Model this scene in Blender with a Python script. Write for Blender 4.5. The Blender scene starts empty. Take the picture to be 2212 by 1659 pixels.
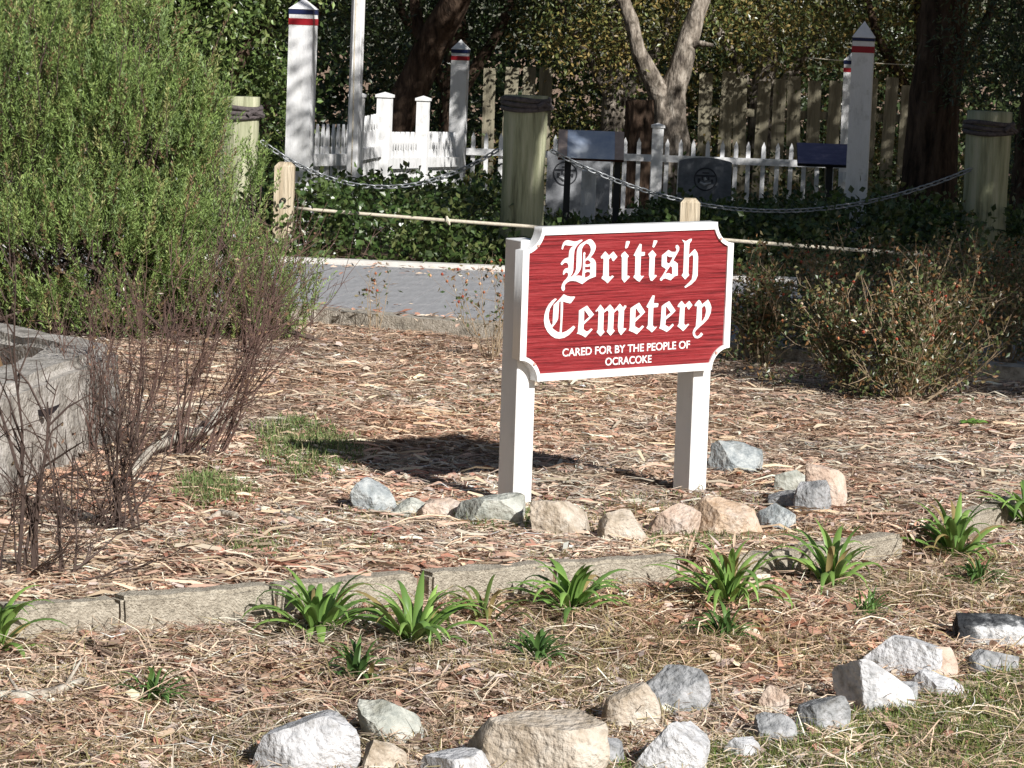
import bpy, math, random
import numpy as np
from mathutils import Matrix, Vector, noise

# ------------------------------------------------------------------ camera, sky, sun, exposure
F = 6840.0; CX, CY = 1106.0, 829.5            # focal length and centre in picture units (picture 2212 x 1659)
PITCH = math.atan(760 / F); ROLL = math.radians(2.2); CAMZ = 1.67
scene = bpy.context.scene
COL = scene.collection
cp, sp, cr, sr = math.cos(PITCH), math.sin(PITCH), math.cos(ROLL), math.sin(ROLL)
cam_d = bpy.data.cameras.new('camera'); cam = bpy.data.objects.new('camera', cam_d); COL.objects.link(cam)
cam_d.sensor_width = 36.0; cam_d.lens = 36.0 * F / 2212.0; cam_d.clip_start = 0.1; cam_d.clip_end = 2000
fwd = Vector((0, cp, -sp)); up0 = Vector((0, sp, cp)); X0 = Vector((1, 0, 0))
rgt = X0 * cr + up0 * sr; up = -X0 * sr + up0 * cr
m = Matrix((rgt, up, -fwd)).transposed().to_4x4(); m.translation = (0, 0, CAMZ); cam.matrix_world = m
scene.camera = cam

SUN_EL = math.radians(31.5); SUN_DIR = Vector((0.583, -0.812, 0)).normalized()   # towards the sun
w = bpy.data.worlds.new('World'); scene.world = w; w.use_nodes = True
nt = w.node_tree; bg = nt.nodes['Background']
sky = nt.nodes.new('ShaderNodeTexSky'); sky.sky_type = 'NISHITA'; sky.sun_disc = False
sky.sun_elevation = SUN_EL; sky.sun_rotation = math.atan2(SUN_DIR.x, SUN_DIR.y)
nt.links.new(sky.outputs[0], bg.inputs[0]); bg.inputs[1].default_value = 0.05
sl = bpy.data.lights.new('sun', 'SUN'); sun = bpy.data.objects.new('sun', sl); COL.objects.link(sun)
sl.energy = 5.0; sl.angle = math.radians(0.53); sl.color = (1.0, 0.97, 0.925)
sv = Vector((SUN_DIR.x * math.cos(SUN_EL), SUN_DIR.y * math.cos(SUN_EL), math.sin(SUN_EL)))
sun.rotation_euler = sv.to_track_quat('Z', 'Y').to_euler(); sun.location = sv * 60
scene.view_settings.view_transform = 'Standard'; scene.view_settings.look = 'None'
scene.view_settings.gamma = 1.0; scene.view_settings.exposure = 0.4

# ------------------------------------------------------------------ helpers
rng = np.random.default_rng(7); random.seed(7)

def ray(px, py):
    dx, dy = px - CX, py - CY
    x = dx * cr + dy * sr; y = -dx * sr + dy * cr
    return np.array([x, F * cp - y * sp, -y * cp - F * sp]) / F
def gnd(px, py, z=0.0):
    r = ray(px, py); return np.array([0, 0, CAMZ]) + r * ((z - CAMZ) / r[2])
def atd(px, py, d):
    r = ray(px, py); return np.array([0, 0, CAMZ]) + r * (d / r[1])

def new_obj(name, data, parent=None):
    o = bpy.data.objects.new(name, data); COL.objects.link(o)
    if parent is not None: o.parent = parent
    return o
def tag(o, label=None, cat=None, group=None, kind=None):
    if label: o['label'] = label
    if cat: o['category'] = cat
    if group: o['group'] = group
    if kind: o['kind'] = kind
    return o
def thing(name, label, cat, loc=(0, 0, 0), group=None, matrix=None):
    o = bpy.data.objects.new(name, None); COL.objects.link(o); o.empty_display_size = 0.1
    if matrix is not None: o.matrix_world = matrix
    else: o.location = loc
    return tag(o, label, cat, group)
def struct(name, loc=(0, 0, 0)):
    o = bpy.data.objects.new(name, None); COL.objects.link(o); o.location = loc
    return tag(o, kind='structure')

def npmesh(name, V, Fq, mat, col=None, smooth=False):
    """mesh from arrays: V (n,3); Fq (m,k) with one face size, or a list of such arrays"""
    me = bpy.data.meshes.new(name)
    Fl = Fq if isinstance(Fq, list) else [Fq]
    Fl = [np.asarray(f, dtype=np.int32) for f in Fl if len(f)]
    V = np.asarray(V, dtype=np.float32)
    nl = sum(f.size for f in Fl); nf = sum(len(f) for f in Fl)
    me.vertices.add(len(V)); me.vertices.foreach_set('co', V.ravel())
    me.loops.add(nl); me.loops.foreach_set('vertex_index', np.concatenate([f.ravel() for f in Fl]))
    tot = np.concatenate([np.full(len(f), f.shape[1], np.int32) for f in Fl])
    me.polygons.add(nf)
    me.polygons.foreach_set('loop_start', np.concatenate([[0], np.cumsum(tot)[:-1]]).astype(np.int32))
    me.polygons.foreach_set('loop_total', tot)
    me.polygons.foreach_set('use_smooth', np.full(nf, bool(smooth), dtype=bool))
    if col is not None:
        a = me.attributes.new('Col', 'FLOAT_COLOR', 'FACE')
        c = np.ones((nf, 4), np.float32); c[:, :3] = col
        a.data.foreach_set('color', c.ravel())
    me.materials.append(mat); me.update(calc_edges=True)
    return me
def add(name, V, Fq, mat, parent=None, col=None, smooth=False):
    V = np.asarray(V, float)
    if parent is not None: V = V - np.array(parent.matrix_world.translation if parent.matrix_world.translation.length > 0 else parent.location)
    return new_obj(name, npmesh(name, V, Fq, mat, col, smooth), parent)
def add_local(name, V, Fq, mat, parent, col=None, smooth=False):
    return new_obj(name, npmesh(name, V, Fq, mat, col, smooth), parent)

class MB:
    """collects pieces for ONE mesh"""
    def __init__(s): s.V = []; s.Q = []; s.T = []; s.n = 0; s.cq = []; s.ct = []
    def put(s, V, Q=None, T=None, c=None):
        V = np.asarray(V, float)
        if Q is not None and len(Q):
            s.Q.append(np.asarray(Q) + s.n)
            if c is not None: s.cq.append(np.broadcast_to(c, (len(Q), 3)))
        if T is not None and len(T):
            s.T.append(np.asarray(T) + s.n)
            if c is not None: s.ct.append(np.broadcast_to(c, (len(T), 3)))
        s.V.append(V); s.n += len(V)
    def out(s):
        Fl = []; C = []
        if s.Q: Fl.append(np.concatenate(s.Q)); C += s.cq
        if s.T: Fl.append(np.concatenate(s.T)); C += s.ct
        return np.concatenate(s.V), Fl, (np.concatenate(C) if C else None)
    def obj(s, name, mat, parent=None, smooth=False):
        V, Fl, C = s.out(); return add(name, V, Fl, mat, parent, C, smooth)
    def obj_local(s, name, mat, parent, smooth=False):
        V, Fl, C = s.out(); return add_local(name, V, Fl, mat, parent, C, smooth)

BOXQ = np.array([[0, 3, 2, 1], [4, 5, 6, 7], [0, 1, 5, 4], [1, 2, 6, 5], [2, 3, 7, 6], [3, 0, 4, 7]])
def box_v(x0, x1, y0, y1, z0, z1):
    return np.array([[x0, y0, z0], [x1, y0, z0], [x1, y1, z0], [x0, y1, z0], [x0, y0, z1], [x1, y0, z1], [x1, y1, z1], [x0, y1, z1]], float)
def bevel_mesh(me, wd, seg=1):
    import bmesh
    bm = bmesh.new(); bm.from_mesh(me)
    bmesh.ops.bevel(bm, geom=[e for e in bm.edges if e.calc_face_angle(0) > 0.5], offset=wd, segments=seg, affect='EDGES', profile=0.6)
    bm.to_mesh(me); bm.free(); return me
def tube(P, R, sides=6, caps=True):
    P = np.asarray(P, float); n = len(P); R = np.broadcast_to(np.asarray(R, float), (n,))
    T = np.gradient(P, axis=0); T /= np.linalg.norm(T, axis=1)[:, None] + 1e-9
    ref = np.array([0, 0, 1.0]) if abs(T[0, 2]) < 0.9 else np.array([1.0, 0, 0])
    V = []
    u = np.cross(T[0], ref); u /= np.linalg.norm(u)
    for i in range(n):
        u = u - T[i] * np.dot(u, T[i]); u /= np.linalg.norm(u) + 1e-9
        v = np.cross(T[i], u)
        a = np.arange(sides) * 2 * math.pi / sides
        V.append(P[i] + R[i] * (np.cos(a)[:, None] * u + np.sin(a)[:, None] * v))
    V = np.concatenate(V); Q = []
    for i in range(n - 1):
        for k in range(sides):
            k2 = (k + 1) % sides
            Q.append([i * sides + k, i * sides + k2, (i + 1) * sides + k2, (i + 1) * sides + k])
    Tt = []
    if caps:
        V = np.concatenate([V, P[:1], P[-1:]]); c0, c1 = n * sides, n * sides + 1
        for k in range(sides):
            k2 = (k + 1) % sides; Tt.append([c0, k2, k]); Tt.append([c1, (n - 1) * sides + k, (n - 1) * sides + k2])
    return V, np.array(Q), np.array(Tt).reshape(-1, 3)
def unit(v): return v / (np.linalg.norm(v, axis=-1, keepdims=True) + 1e-9)
def leaf_quads(P, D, U, L, W, fold=0.15):
    """one diamond-shaped leaf per row"""
    D = unit(D); S = unit(np.cross(D, U)); N = np.cross(S, D)
    L = np.asarray(L)[:, None]; W = np.asarray(W)[:, None]
    m_ = P + D * L * 0.45 + N * W * fold
    V = np.stack([P, m_ + S * W / 2, P + D * L, m_ - S * W / 2], 1).reshape(-1, 3)
    return V, np.arange(len(P) * 4).reshape(-1, 4)
def rand_unit(n): return unit(rng.normal(size=(n, 3)))
def pal(cols, n, var=0.18):
    cols = np.array(cols); c = cols[rng.integers(0, len(cols), n)]
    return np.clip(c * (1 + rng.normal(size=(n, 1)) * var), 0.004, 0.9)

# ------------------------------------------------------------------ materials
def mat(name, col, rough=0.7, var=None, scale=8.0, bump=0.0, bscale=40.0, spec=0.35, stretch=(1, 1, 1), detail=6.0, contrast=(0.35, 0.65), coat=0.0, stain=None):
    ma = bpy.data.materials.new(name); ma.use_nodes = True; t = ma.node_tree; b = t.nodes['Principled BSDF']
    b.inputs['Roughness'].default_value = rough; b.inputs['Specular IOR Level'].default_value = spec
    b.inputs['Base Color'].default_value = (*col, 1)
    if coat: b.inputs['Coat Weight'].default_value = coat
    tc = t.nodes.new('ShaderNodeTexCoord'); mp = t.nodes.new('ShaderNodeMapping'); mp.inputs['Scale'].default_value = stretch
    t.links.new(tc.outputs['Object'], mp.inputs[0])
    if var is not None:
        cols = var if isinstance(var[0], (tuple, list)) else [col, var]
        n1 = t.nodes.new('ShaderNodeTexNoise'); n1.inputs['Scale'].default_value = scale; n1.inputs['Detail'].default_value = detail; n1.inputs['Roughness'].default_value = 0.65
        t.links.new(mp.outputs[0], n1.inputs['Vector'])
        rp = t.nodes.new('ShaderNodeValToRGB'); e = rp.color_ramp.elements
        k = len(cols)
        e[0].position = contrast[0]; e[0].color = (*cols[0], 1); e[1].position = contrast[1]; e[1].color = (*cols[-1], 1)
        for i in range(1, k - 1):
            x = e.new(contrast[0] + (contrast[1] - contrast[0]) * i / (k - 1)); x.color = (*cols[i], 1)
        t.links.new(n1.outputs['Fac'], rp.inputs[0]); t.links.new(rp.outputs[0], b.inputs['Base Color'])
        if stain is not None:              # lichen, rust or dirt patches with a shape of their own
            sc_, ss_, lo_, hi_ = stain; n3 = t.nodes.new('ShaderNodeTexNoise'); n3.inputs['Scale'].default_value = ss_; n3.inputs['Detail'].default_value = 7; n3.inputs['Roughness'].default_value = .7
            oi = t.nodes.new('ShaderNodeObjectInfo'); va = t.nodes.new('ShaderNodeVectorMath'); va.operation = 'ADD'
            t.links.new(tc.outputs['Object'], va.inputs[0]); t.links.new(oi.outputs['Random'], va.inputs[1]); t.links.new(va.outputs[0], n3.inputs['Vector'])
            mr = t.nodes.new('ShaderNodeMapRange'); mr.inputs['From Min'].default_value = lo_; mr.inputs['From Max'].default_value = hi_; t.links.new(n3.outputs['Fac'], mr.inputs['Value'])
            mx = t.nodes.new('ShaderNodeMix'); mx.data_type = 'RGBA'; t.links.new(mr.outputs[0], mx.inputs['Factor']); t.links.new(rp.outputs[0], mx.inputs['A']); mx.inputs['B'].default_value = (*sc_, 1)
            t.links.new(mx.outputs['Result'], b.inputs['Base Color'])
    if bump:
        n2 = t.nodes.new('ShaderNodeTexNoise'); n2.inputs['Scale'].default_value = bscale; n2.inputs['Detail'].default_value = 8
        t.links.new(mp.outputs[0], n2.inputs['Vector'])
        bp = t.nodes.new('ShaderNodeBump'); bp.inputs['Strength'].default_value = bump; bp.inputs['Distance'].default_value = 0.02
        t.links.new(n2.outputs['Fac'], bp.inputs['Height']); t.links.new(bp.outputs[0], b.inputs['Normal'])
    return ma
def mat_attr(name, rough=0.6, trans=0.0, spec=0.3, gain=1.0):
    """colour of each piece from its own attribute; leaves also let some light through"""
    ma = bpy.data.materials.new(name); ma.use_nodes = True; t = ma.node_tree; b = t.nodes['Principled BSDF']
    b.inputs['Roughness'].default_value = rough; b.inputs['Specular IOR Level'].default_value = spec
    at = t.nodes.new('ShaderNodeAttribute'); at.attribute_name = 'Col'
    t.links.new(at.outputs['Color'], b.inputs['Base Color'])
    if trans:
        tr = t.nodes.new('ShaderNodeBsdfTranslucent'); mx = t.nodes.new('ShaderNodeMixShader'); mx.inputs[0].default_value = trans
        t.links.new(at.outputs['Color'], tr.inputs['Color'])
        t.links.new(b.outputs[0], mx.inputs[1]); t.links.new(tr.outputs[0], mx.inputs[2])
        t.links.new(mx.outputs[0], t.nodes['Material Output'].inputs['Surface'])
    return ma

M = {}
M['ground'] = mat('mulch_soil', (.22, .13, .09), .95, [(.12, .08, .055), (.3, .205, .145), (.46, .34, .24)], 28, .8, 60, .1)
M['litter'] = mat_attr('dry_litter', .8, 0.1, .15)
M['grassy'] = mat_attr('grass_blades', .6, .3, .25)
M['leafy'] = mat_attr('waxy_leaves', .34, .22, .55)
M['needle'] = mat_attr('needle_leaves', .5, .2, .3)
M['lily'] = mat_attr('strap_leaves', .42, .3, .4)
M['concrete'] = mat('weathered_concrete', (.4, .36, .3), .9, [(.2, .18, .15), (.40, .36, .30), (.50, .46, .40)], 22, .5, 120, .2)
M['kerb'] = mat('exposed_aggregate_concrete', (.4, .36, .3), .9, [(.17, .15, .12), (.40, .355, .285), (.52, .47, .385)], 45, .8, 150, .2, contrast=(.28, .66), stain=((.2, .17, .13), 9, .52, .75))
M['planter'] = mat('planter_concrete', (.4, .37, .34), .9, [(.17, .155, .14), (.37, .345, .31), (.5, .47, .44)], 9, .9, 60, .2, contrast=(.3, .68), stain=((.13, .115, .095), 7, .5, .72))
M['pave'] = mat('grey_paver', (.3, .3, .31), .85, [(.28, .28, .29), (.37, .37, .38)], 5, .25, 150, .2, stain=((.2, .2, .2), 6, .56, .8))
M['white'] = mat('white_paint', (.82, .82, .82), .45, [(.74, .74, .73), (.82, .82, .82)], 6, .08, 60, .4, (1, 1, .2), stain=((.6, .57, .5), 14, .6, .85))
M['oldwhite'] = mat('old_white_paint', (.72, .72, .72), .6, [(.56, .56, .55), (.76, .76, .76), (.82, .82, .83)], 9, .15, 60, .3, (1, 1, .25), contrast=(.28, .6), stain=((.4, .4, .36), 9, .56, .82))
M['blue'] = mat('navy_paint', (.012, .02, .075), .5)
M['redband'] = mat('red_paint', (.32, .012, .02), .5)
M['screw'] = mat('brass_screw', (.5, .3, .25), .4)
M['piling'] = mat('treated_piling', (.3, .3, .2), .9, [(.16, .16, .10), (.33, .34, .22), (.46, .45, .32)], 14, .6, 60, .15, (1, 1, .09))
M['oldwood'] = mat('grey_post_wood', (.42, .35, .24), .9, [(.24, .19, .13), (.46, .38, .27), (.58, .50, .38)], 16, .6, 70, .15, (1, 1, .08))
M['plank'] = mat('weathered_plank', (.2, .175, .11), .9, [(.15, .135, .095), (.33, .30, .22)], 12, .5, 60, .15, (1, 1, .08))
M['rope'] = mat('white_rope', (.68, .62, .5), .8, (.5, .44, .34), 60)
M['darkrope'] = mat('tarred_rope', (.06, .05, .05), .8, (.12, .1, .1), 40, .6, 60)
M['chain'] = mat('galvanised_chain', (.42, .44, .46), .45, (.25, .26, .27), 40)
for _k in ('chain',): M[_k].node_tree.nodes['Principled BSDF'].inputs['Metallic'].default_value = .6
M['bark_dark'] = mat('dark_bark', (.06, .04, .03), .95, [(.022, .016, .012), (.075, .05, .036), (.13, .09, .065)], 14, 1.0, 40, .1, (1, 1, .22))
M['bark_pale'] = mat('pale_bark', (.35, .31, .26), .95, [(.06, .05, .042), (.24, .205, .17), (.46, .41, .35)], 18, 1.0, 40, .1, (1, 1, .3), stain=((.06, .05, .038), 8, .48, .66))
M['twig'] = mat('dark_twig', (.05, .034, .029), .8, (.10, .068, .056), 14)
M['twig_red'] = mat('red_brown_twig', (.075, .045, .038), .8, (.17, .105, .085), 14)
M['twig_tan'] = mat('tan_twig', (.26, .19, .12), .85, (.36, .28, .19), 14)
M['stick'] = mat('bleached_stick', (.36, .31, .26), .9, [(.2, .17, .14), (.42, .37, .31), (.5, .5, .43)], 30, .5, 80)
M['stone'] = mat('headstone_granite', (.3, .31, .33), .7, [(.2, .205, .22), (.36, .37, .39)], 10, .1, 90, .3)
M['stone_dark'] = mat('dark_headstone', (.12, .13, .145), .6, [(.11, .12, .135), (.22, .23, .25)], 9, .1, 90, .3)
M['engrave'] = mat('engraved_mark', (.05, .052, .06), .8)
M['engrave_pale'] = mat('polished_relief', (.42, .43, .44), .5)  # medallion relief, a paler grey than the engraved marks
M['panel_blue'] = mat('panel_sky_glare', (.16, .22, .36), .16, [(.24, .3, .42), (.38, .43, .52), (.62, .65, .68)], 2.2, 0, 10, .6, contrast=(.38, .68))  # bluish sky glare is put into the colour of the panel face
M['panel_edge'] = mat('panel_frame', (.32, .25, .22), .6, (.45, .36, .32), 12)
M['panel_dark'] = mat('panel_faded', (.12, .12, .2), .35, [(.1, .1, .19), (.15, .14, .24), (.4, .34, .42)], 7, 0, 10, .5, (1, 1, 4), contrast=(.45, .75))
M['metal_dark'] = mat('dark_metal_post', (.02, .02, .022), .5)
M['wood_red'] = mat('red_brown_backing', (.1, .035, .025), .7)
M['deadleaf'] = mat('dark_dead_leaf', (.02, .017, .02), .5)
M['hip'] = mat_attr('rose_hip_skin', .4, 0, .4)
def rockmat(name, cols, scale=9, **k): M[name] = mat(name, cols[1], .88, cols, scale, .8, 55, .2, stain=(tuple(np.array(cols[0]) * np.array([.62, .55, .45])), 11, .52, .74), **k)
rockmat('rock_white', [(.28, .285, .29), (.5, .5, .51), (.6, .6, .61)], 16, contrast=(.3, .62))
rockmat('rock_grey', [(.15, .155, .16), (.31, .315, .32), (.44, .44, .45)], 18)
rockmat('rock_tan', [(.3, .245, .18), (.5, .43, .35), (.58, .53, .46)], 10)
rockmat('rock_orange', [(.4, .27, .17), (.53, .405, .30), (.6, .51, .43)], 7)
rockmat('rock_pink', [(.42, .3, .23), (.54, .43, .35), (.6, .52, .46)], 9)
rockmat('rock_green', [(.25, .265, .24), (.42, .43, .385), (.53, .53, .48)], 14)
rockmat('rock_blue', [(.19, .215, .225), (.345, .37, .375), (.5, .52, .51)], 26)
rockmat('rock_marble', [(.028, .03, .034), (.12, .125, .13), (.66, .66, .66)], 4.5, contrast=(.44, .56))

# sandblasted red board
ma = bpy.data.materials.new('sandblasted_red'); ma.use_nodes = True; t = ma.node_tree; b = t.nodes['Principled BSDF']
b.inputs['Roughness'].default_value = .62; b.inputs['Specular IOR Level'].default_value = .3
tc = t.nodes.new('ShaderNodeTexCoord'); mp = t.nodes.new('ShaderNodeMapping'); mp.inputs['Scale'].default_value = (2.2, 1, 70)
t.links.new(tc.outputs['Object'], mp.inputs[0])
n1 = t.nodes.new('ShaderNodeTexNoise'); n1.inputs['Scale'].default_value = 1.6; n1.inputs['Detail'].default_value = 5; n1.inputs['Roughness'].default_value = .6; n1.inputs['Distortion'].default_value = .25
t.links.new(mp.outputs[0], n1.inputs['Vector'])
rp = t.nodes.new('ShaderNodeValToRGB'); e = rp.color_ramp.elements
e[0].position = .34; e[0].color = (.10, .006, .008, 1); e[1].position = .70; e[1].color = (.31, .042, .044, 1)
x = e.new(.5); x.color = (.255, .017, .021, 1)
t.links.new(n1.outputs['Fac'], rp.inputs[0]); t.links.new(rp.outputs[0], b.inputs['Base Color'])
bp = t.nodes.new('ShaderNodeBump'); bp.inputs['Strength'].default_value = .9; bp.inputs['Distance'].default_value = .012
t.links.new(n1.outputs['Fac'], bp.inputs['Height']); t.links.new(bp.outputs[0], b.inputs['Normal'])
M['red'] = ma

# ------------------------------------------------------------------ terrain
KERB_PX = [(-420, 1402), (0, 1374), (258, 1356), (590, 1331), (908, 1300), (1200, 1276), (1466, 1258), (1590, 1247), (1740, 1233), (1953, 1203), (2060, 1176), (2165, 1135), (2300, 1095), (2500, 1040)]
KERB = np.array([gnd(px, py, -0.06)[:2] for px, py in KERB_PX])
def kerb_side(P):
    """signed distance to the kerb line (positive = inside the planting bed)"""
    P = np.asarray(P, float); best = np.full(len(P), 1e9); sgn = np.ones(len(P))
    for a, b_ in zip(KERB[:-1], KERB[1:]):
        d = b_ - a; L2 = d @ d; t_ = np.clip(((P - a) @ d) / L2, 0, 1)
        q = a + t_[:, None] * d; dd = np.linalg.norm(P - q, axis=1)
        cr_ = d[0] * (P[:, 1] - a[1]) - d[1] * (P[:, 0] - a[0])
        up_ = dd < best; best[up_] = dd[up_]; sgn[up_] = np.sign(cr_[up_])
    return best * sgn
def vnoise(X, Y, s, seed=0):
    """smooth value noise, vectorised"""
    X = X * s + seed * 17.3; Y = Y * s - seed * 9.1
    xi = np.floor(X).astype(np.int64); yi = np.floor(Y).astype(np.int64); fx = X - xi; fy = Y - yi
    def h(a, b_): 
        v = np.sin(a * 127.1 + b_ * 311.7) * 43758.5453; return v - np.floor(v)
    fx = fx * fx * (3 - 2 * fx); fy = fy * fy * (3 - 2 * fy)
    return (h(xi, yi) * (1 - fx) + h(xi + 1, yi) * fx) * (1 - fy) + (h(xi, yi + 1) * (1 - fx) + h(xi + 1, yi + 1) * fx) * fy
def terrain(X, Y):
    X = np.asarray(X, float); Y = np.asarray(Y, float); sh = X.shape; x = X.ravel(); y = Y.ravel()
    s = kerb_side(np.stack([x, y], 1))
    out = -0.065 - 0.045 * np.clip(-s, 0, 2.2)
    z = np.where(s > 0.03, 0.0, out)
    z = z - 0.04 * np.clip(y - 24, 0, 8)
    fl = np.clip((y - 17) / 1.0, 0, 1)
    z = z + (vnoise(x, y, 3.0, 1) - .5) * .03 * (1 - fl) + (vnoise(x, y, 9.0, 2) - .5) * .014 * (1 - fl)
    return z.reshape(sh)
def tz(x, y): return float(terrain(np.array([x]), np.array([y]))[0])
def gpt(px, py):
    """point of the terrain seen at a picture position"""
    z = 0.0
    for _ in range(5):
        p = gnd(px, py, z); z = tz(p[0], p[1])
    p = gnd(px, py, z); return p

xs = np.concatenate([np.linspace(-160, -12, 12), np.linspace(-9, -3.2, 20), np.arange(-3.1, 5.2, .055), np.linspace(5.4, 12, 18), np.linspace(15, 160, 12)])
ys = np.concatenate([np.linspace(-30, 4, 10), np.arange(4.5, 6.4, .2), np.arange(6.5, 18, .055), np.arange(18, 40, .4), np.linspace(41, 300, 20)])
GX, GY = np.meshgrid(xs, ys); GZ = terrain(GX, GY)
V = np.stack([GX, GY, GZ], -1).reshape(-1, 3); nx, ny = len(xs), len(ys)
ii = (np.arange(ny - 1)[:, None] * nx + np.arange(nx - 1)[None]).ravel()
tag(add('ground', V, np.stack([ii, ii + 1, ii + nx + 1, ii + nx], 1), M['ground'], smooth=True), kind='structure')

# ------------------------------------------------------------------ kerb of the bed
kerb = struct('bed_kerb', (0.0, 9.4, 0.0))
def kerb_block(a, b_, lift=0.0, tilt=0.0, seed=0):
    A = gnd(*a, -0.06)[:2]; B = gnd(*b_, -0.06)[:2]; d = B - A; L = np.linalg.norm(d); u = d / L; n = np.array([-u[1], u[0]])
    import bmesh
    bm = bmesh.new(); bmesh.ops.create_cube(bm, size=1)
    for v in bm.verts: v.co = Vector((v.co.x * L, (v.co.y + .5) * .085, (v.co.z + .5) * .165 - .145))
    bmesh.ops.bevel(bm, geom=bm.edges[:], offset=.012, segments=2, affect='EDGES')
    bmesh.ops.subdivide_edges(bm, edges=[e for e in bm.edges if e.calc_length() > .1], cuts=9, use_grid_fill=True)
    for v in bm.verts:
        q = Vector((v.co.x * 14 + seed * 5, v.co.y * 14, v.co.z * 14))
        v.co += Vector((noise.noise(q), noise.noise(q + Vector((9, 2, 4))), noise.noise(q + Vector((3, 8, 1))))) * .008
        v.co.z += tilt * v.co.x
    me = bpy.data.meshes.new('kerb_block'); bm.to_mesh(me); bm.free(); me.materials.append(M['kerb'])
    o = new_obj('kerb_block', me, kerb); c = (A + B) / 2
    o.location = (c[0], c[1] - 9.4, lift); o.rotation_euler = (0, 0, math.atan2(u[1], u[0]))
blocks = [((-420, 1402), (-4, 1375), -.002, 0), ((2, 1374), (257, 1357), .0, 0), ((263, 1356), (597, 1331), .008, .004), ((603, 1330), (906, 1300), .006, 0), ((928, 1298), (1200, 1276), .004, .004),
          ((1205, 1276), (1466, 1258), .004, 0), ((1588, 1247), (1736, 1233), -.012, 0), ((1744, 1233), (1953, 1206), .0, .0), ((2046, 1180), (2163, 1136), .0, 0), ((2170, 1134), (2330, 1086), .0, 0)]
for i, (a, b_, lf, tl) in enumerate(blocks): kerb_block(a, b_, lf, tl, i)

# ------------------------------------------------------------------ paved path behind the bed
def pl(px, py): return gnd(px, py, 0.0)[:2]
near = [np.array([-4.6, 18.4]), pl(700, 690), pl(900, 708), pl(1060, 722), pl(1700, 776), np.array([5.5, 14.9])]
far = [np.array([-4.6, 22.1]), np.array([5.5, 21.75])]
path = struct('path', (0.0, 19.5, 0.0))
def near_y(x):
    for a, b_ in zip(near[:-1], near[1:]):
        if a[0] <= x <= b_[0]: return a[1] + (b_[1] - a[1]) * (x - a[0]) / (b_[0] - a[0])
    return near[-1][1]
def far_y(x): return 22.1 - .035 * (x + 4.6)
bed = MB(); xx = np.linspace(-4.6, 5.5, 40)
vb = [[x, near_y(x), .010] for x in xx] + [[x, far_y(x), .010] for x in xx]
bed.put(vb, [[i, i + 1, 41 + i, 40 + i] for i in range(39)])
tag(bed.obj('path_bedding', mat('joint_sand', (.17, .17, .17), .95, (.22, .22, .22), 30), path), kind=None)
pv = npmesh('paver', box_v(-.5, .5, -.5, .5, -.5, .5), BOXQ, M['pave'])
pw = .152; skew = .11
k = 0
for col_i in range(-32, 38):
    x0 = col_i * pw - skew * 0
    # courses across the path, pieces 0.9 m long, staggered
    y0 = near_y(min(max(x0, -4.5), 5.4)) + .015; y1 = far_y(x0) - .02; yy = y0; first = True
    while yy < y1 - .05:
        L = .92 if not first else .92 * (.35 + .6 * ((col_i * 7) % 5) / 5); first = False
        e_ = min(yy + L, y1); cy = (yy + e_) / 2; cx = x0 + skew * (cy - 17.5)
        if -4.4 < cx < 5.3 and abs(cx) < .175 * cy + .35:
            o = new_obj('paver', pv, path); o.location = (cx, cy - 19.5, .0 + random.uniform(-.0012, .0012)); o.scale = (pw - .008, e_ - yy - .008, .03); o.rotation_euler = (random.uniform(-.002, .002), random.uniform(-.004, .004), -skew)
        yy = e_
def strip(pts, wd, z0, z1, name, mt, dz=0.0):
    P = np.array(pts); d = np.gradient(P, axis=0); d /= np.linalg.norm(d, axis=1)[:, None]; n = np.stack([-d[:, 1], d[:, 0]], 1)
    A = P - n * wd / 2; B = P + n * wd / 2; mb = MB(); k_ = len(P)
    v = [[*A[i], z0] for i in range(k_)] + [[*B[i], z0] for i in range(k_)] + [[*A[i], z1] for i in range(k_)] + [[*B[i], z1] for i in range(k_)]
    q = []
    for i in range(k_ - 1):
        q += [[2 * k_ + i, 2 * k_ + i + 1, 3 * k_ + i + 1, 3 * k_ + i], [i, i + 1, 2 * k_ + i + 1, 2 * k_ + i], [k_ + i + 1, k_ + i, 3 * k_ + i, 3 * k_ + i + 1]]
    q += [[0, 2 * k_, 3 * k_, k_], [k_ - 1, 2 * k_ - 1, 4 * k_ - 1, 3 * k_ - 1]]
    mb.put(v, q); return mb.obj(name, mt, path)
strip([[x, near_y(x) - .16] for x in np.linspace(-4.5, 5.4, 30)], .2, -.1, .08, 'edging', M['concrete'])
strip([[x, far_y(x) + .07] for x in np.linspace(-4.5, 5.4, 30)], .13, -.1, .05, 'edging', mat('pale_edging', (.55, .53, .5), .85, (.66, .64, .6), 20))

# ------------------------------------------------------------------ the cemetery sign
SW, SH, SR = .9432, .5462, .0792
Rm = np.array([[.81922531, -.57343491, -.00650383], [.57299078, .81894993, -.03166356], [.0234833, .02221296, .99947742]])
SO = np.array([.40921, 11.35, .72706])
sm = Matrix([list(r) for r in Rm]).to_4x4(); sm.translation = SO
sign = thing('cemetery_sign', 'red and white carved wooden sign on two white square posts', 'sign', matrix=sm)
def tolocal(px, py, off=0.0):
    r = ray(px, py); o = np.array([0, 0, CAMZ]); n = Rm[:, 1]; P0 = SO + n * off
    t_ = np.dot(P0 - o, n) / np.dot(r, n); return Rm.T @ (o + r * t_ - SO)

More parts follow.
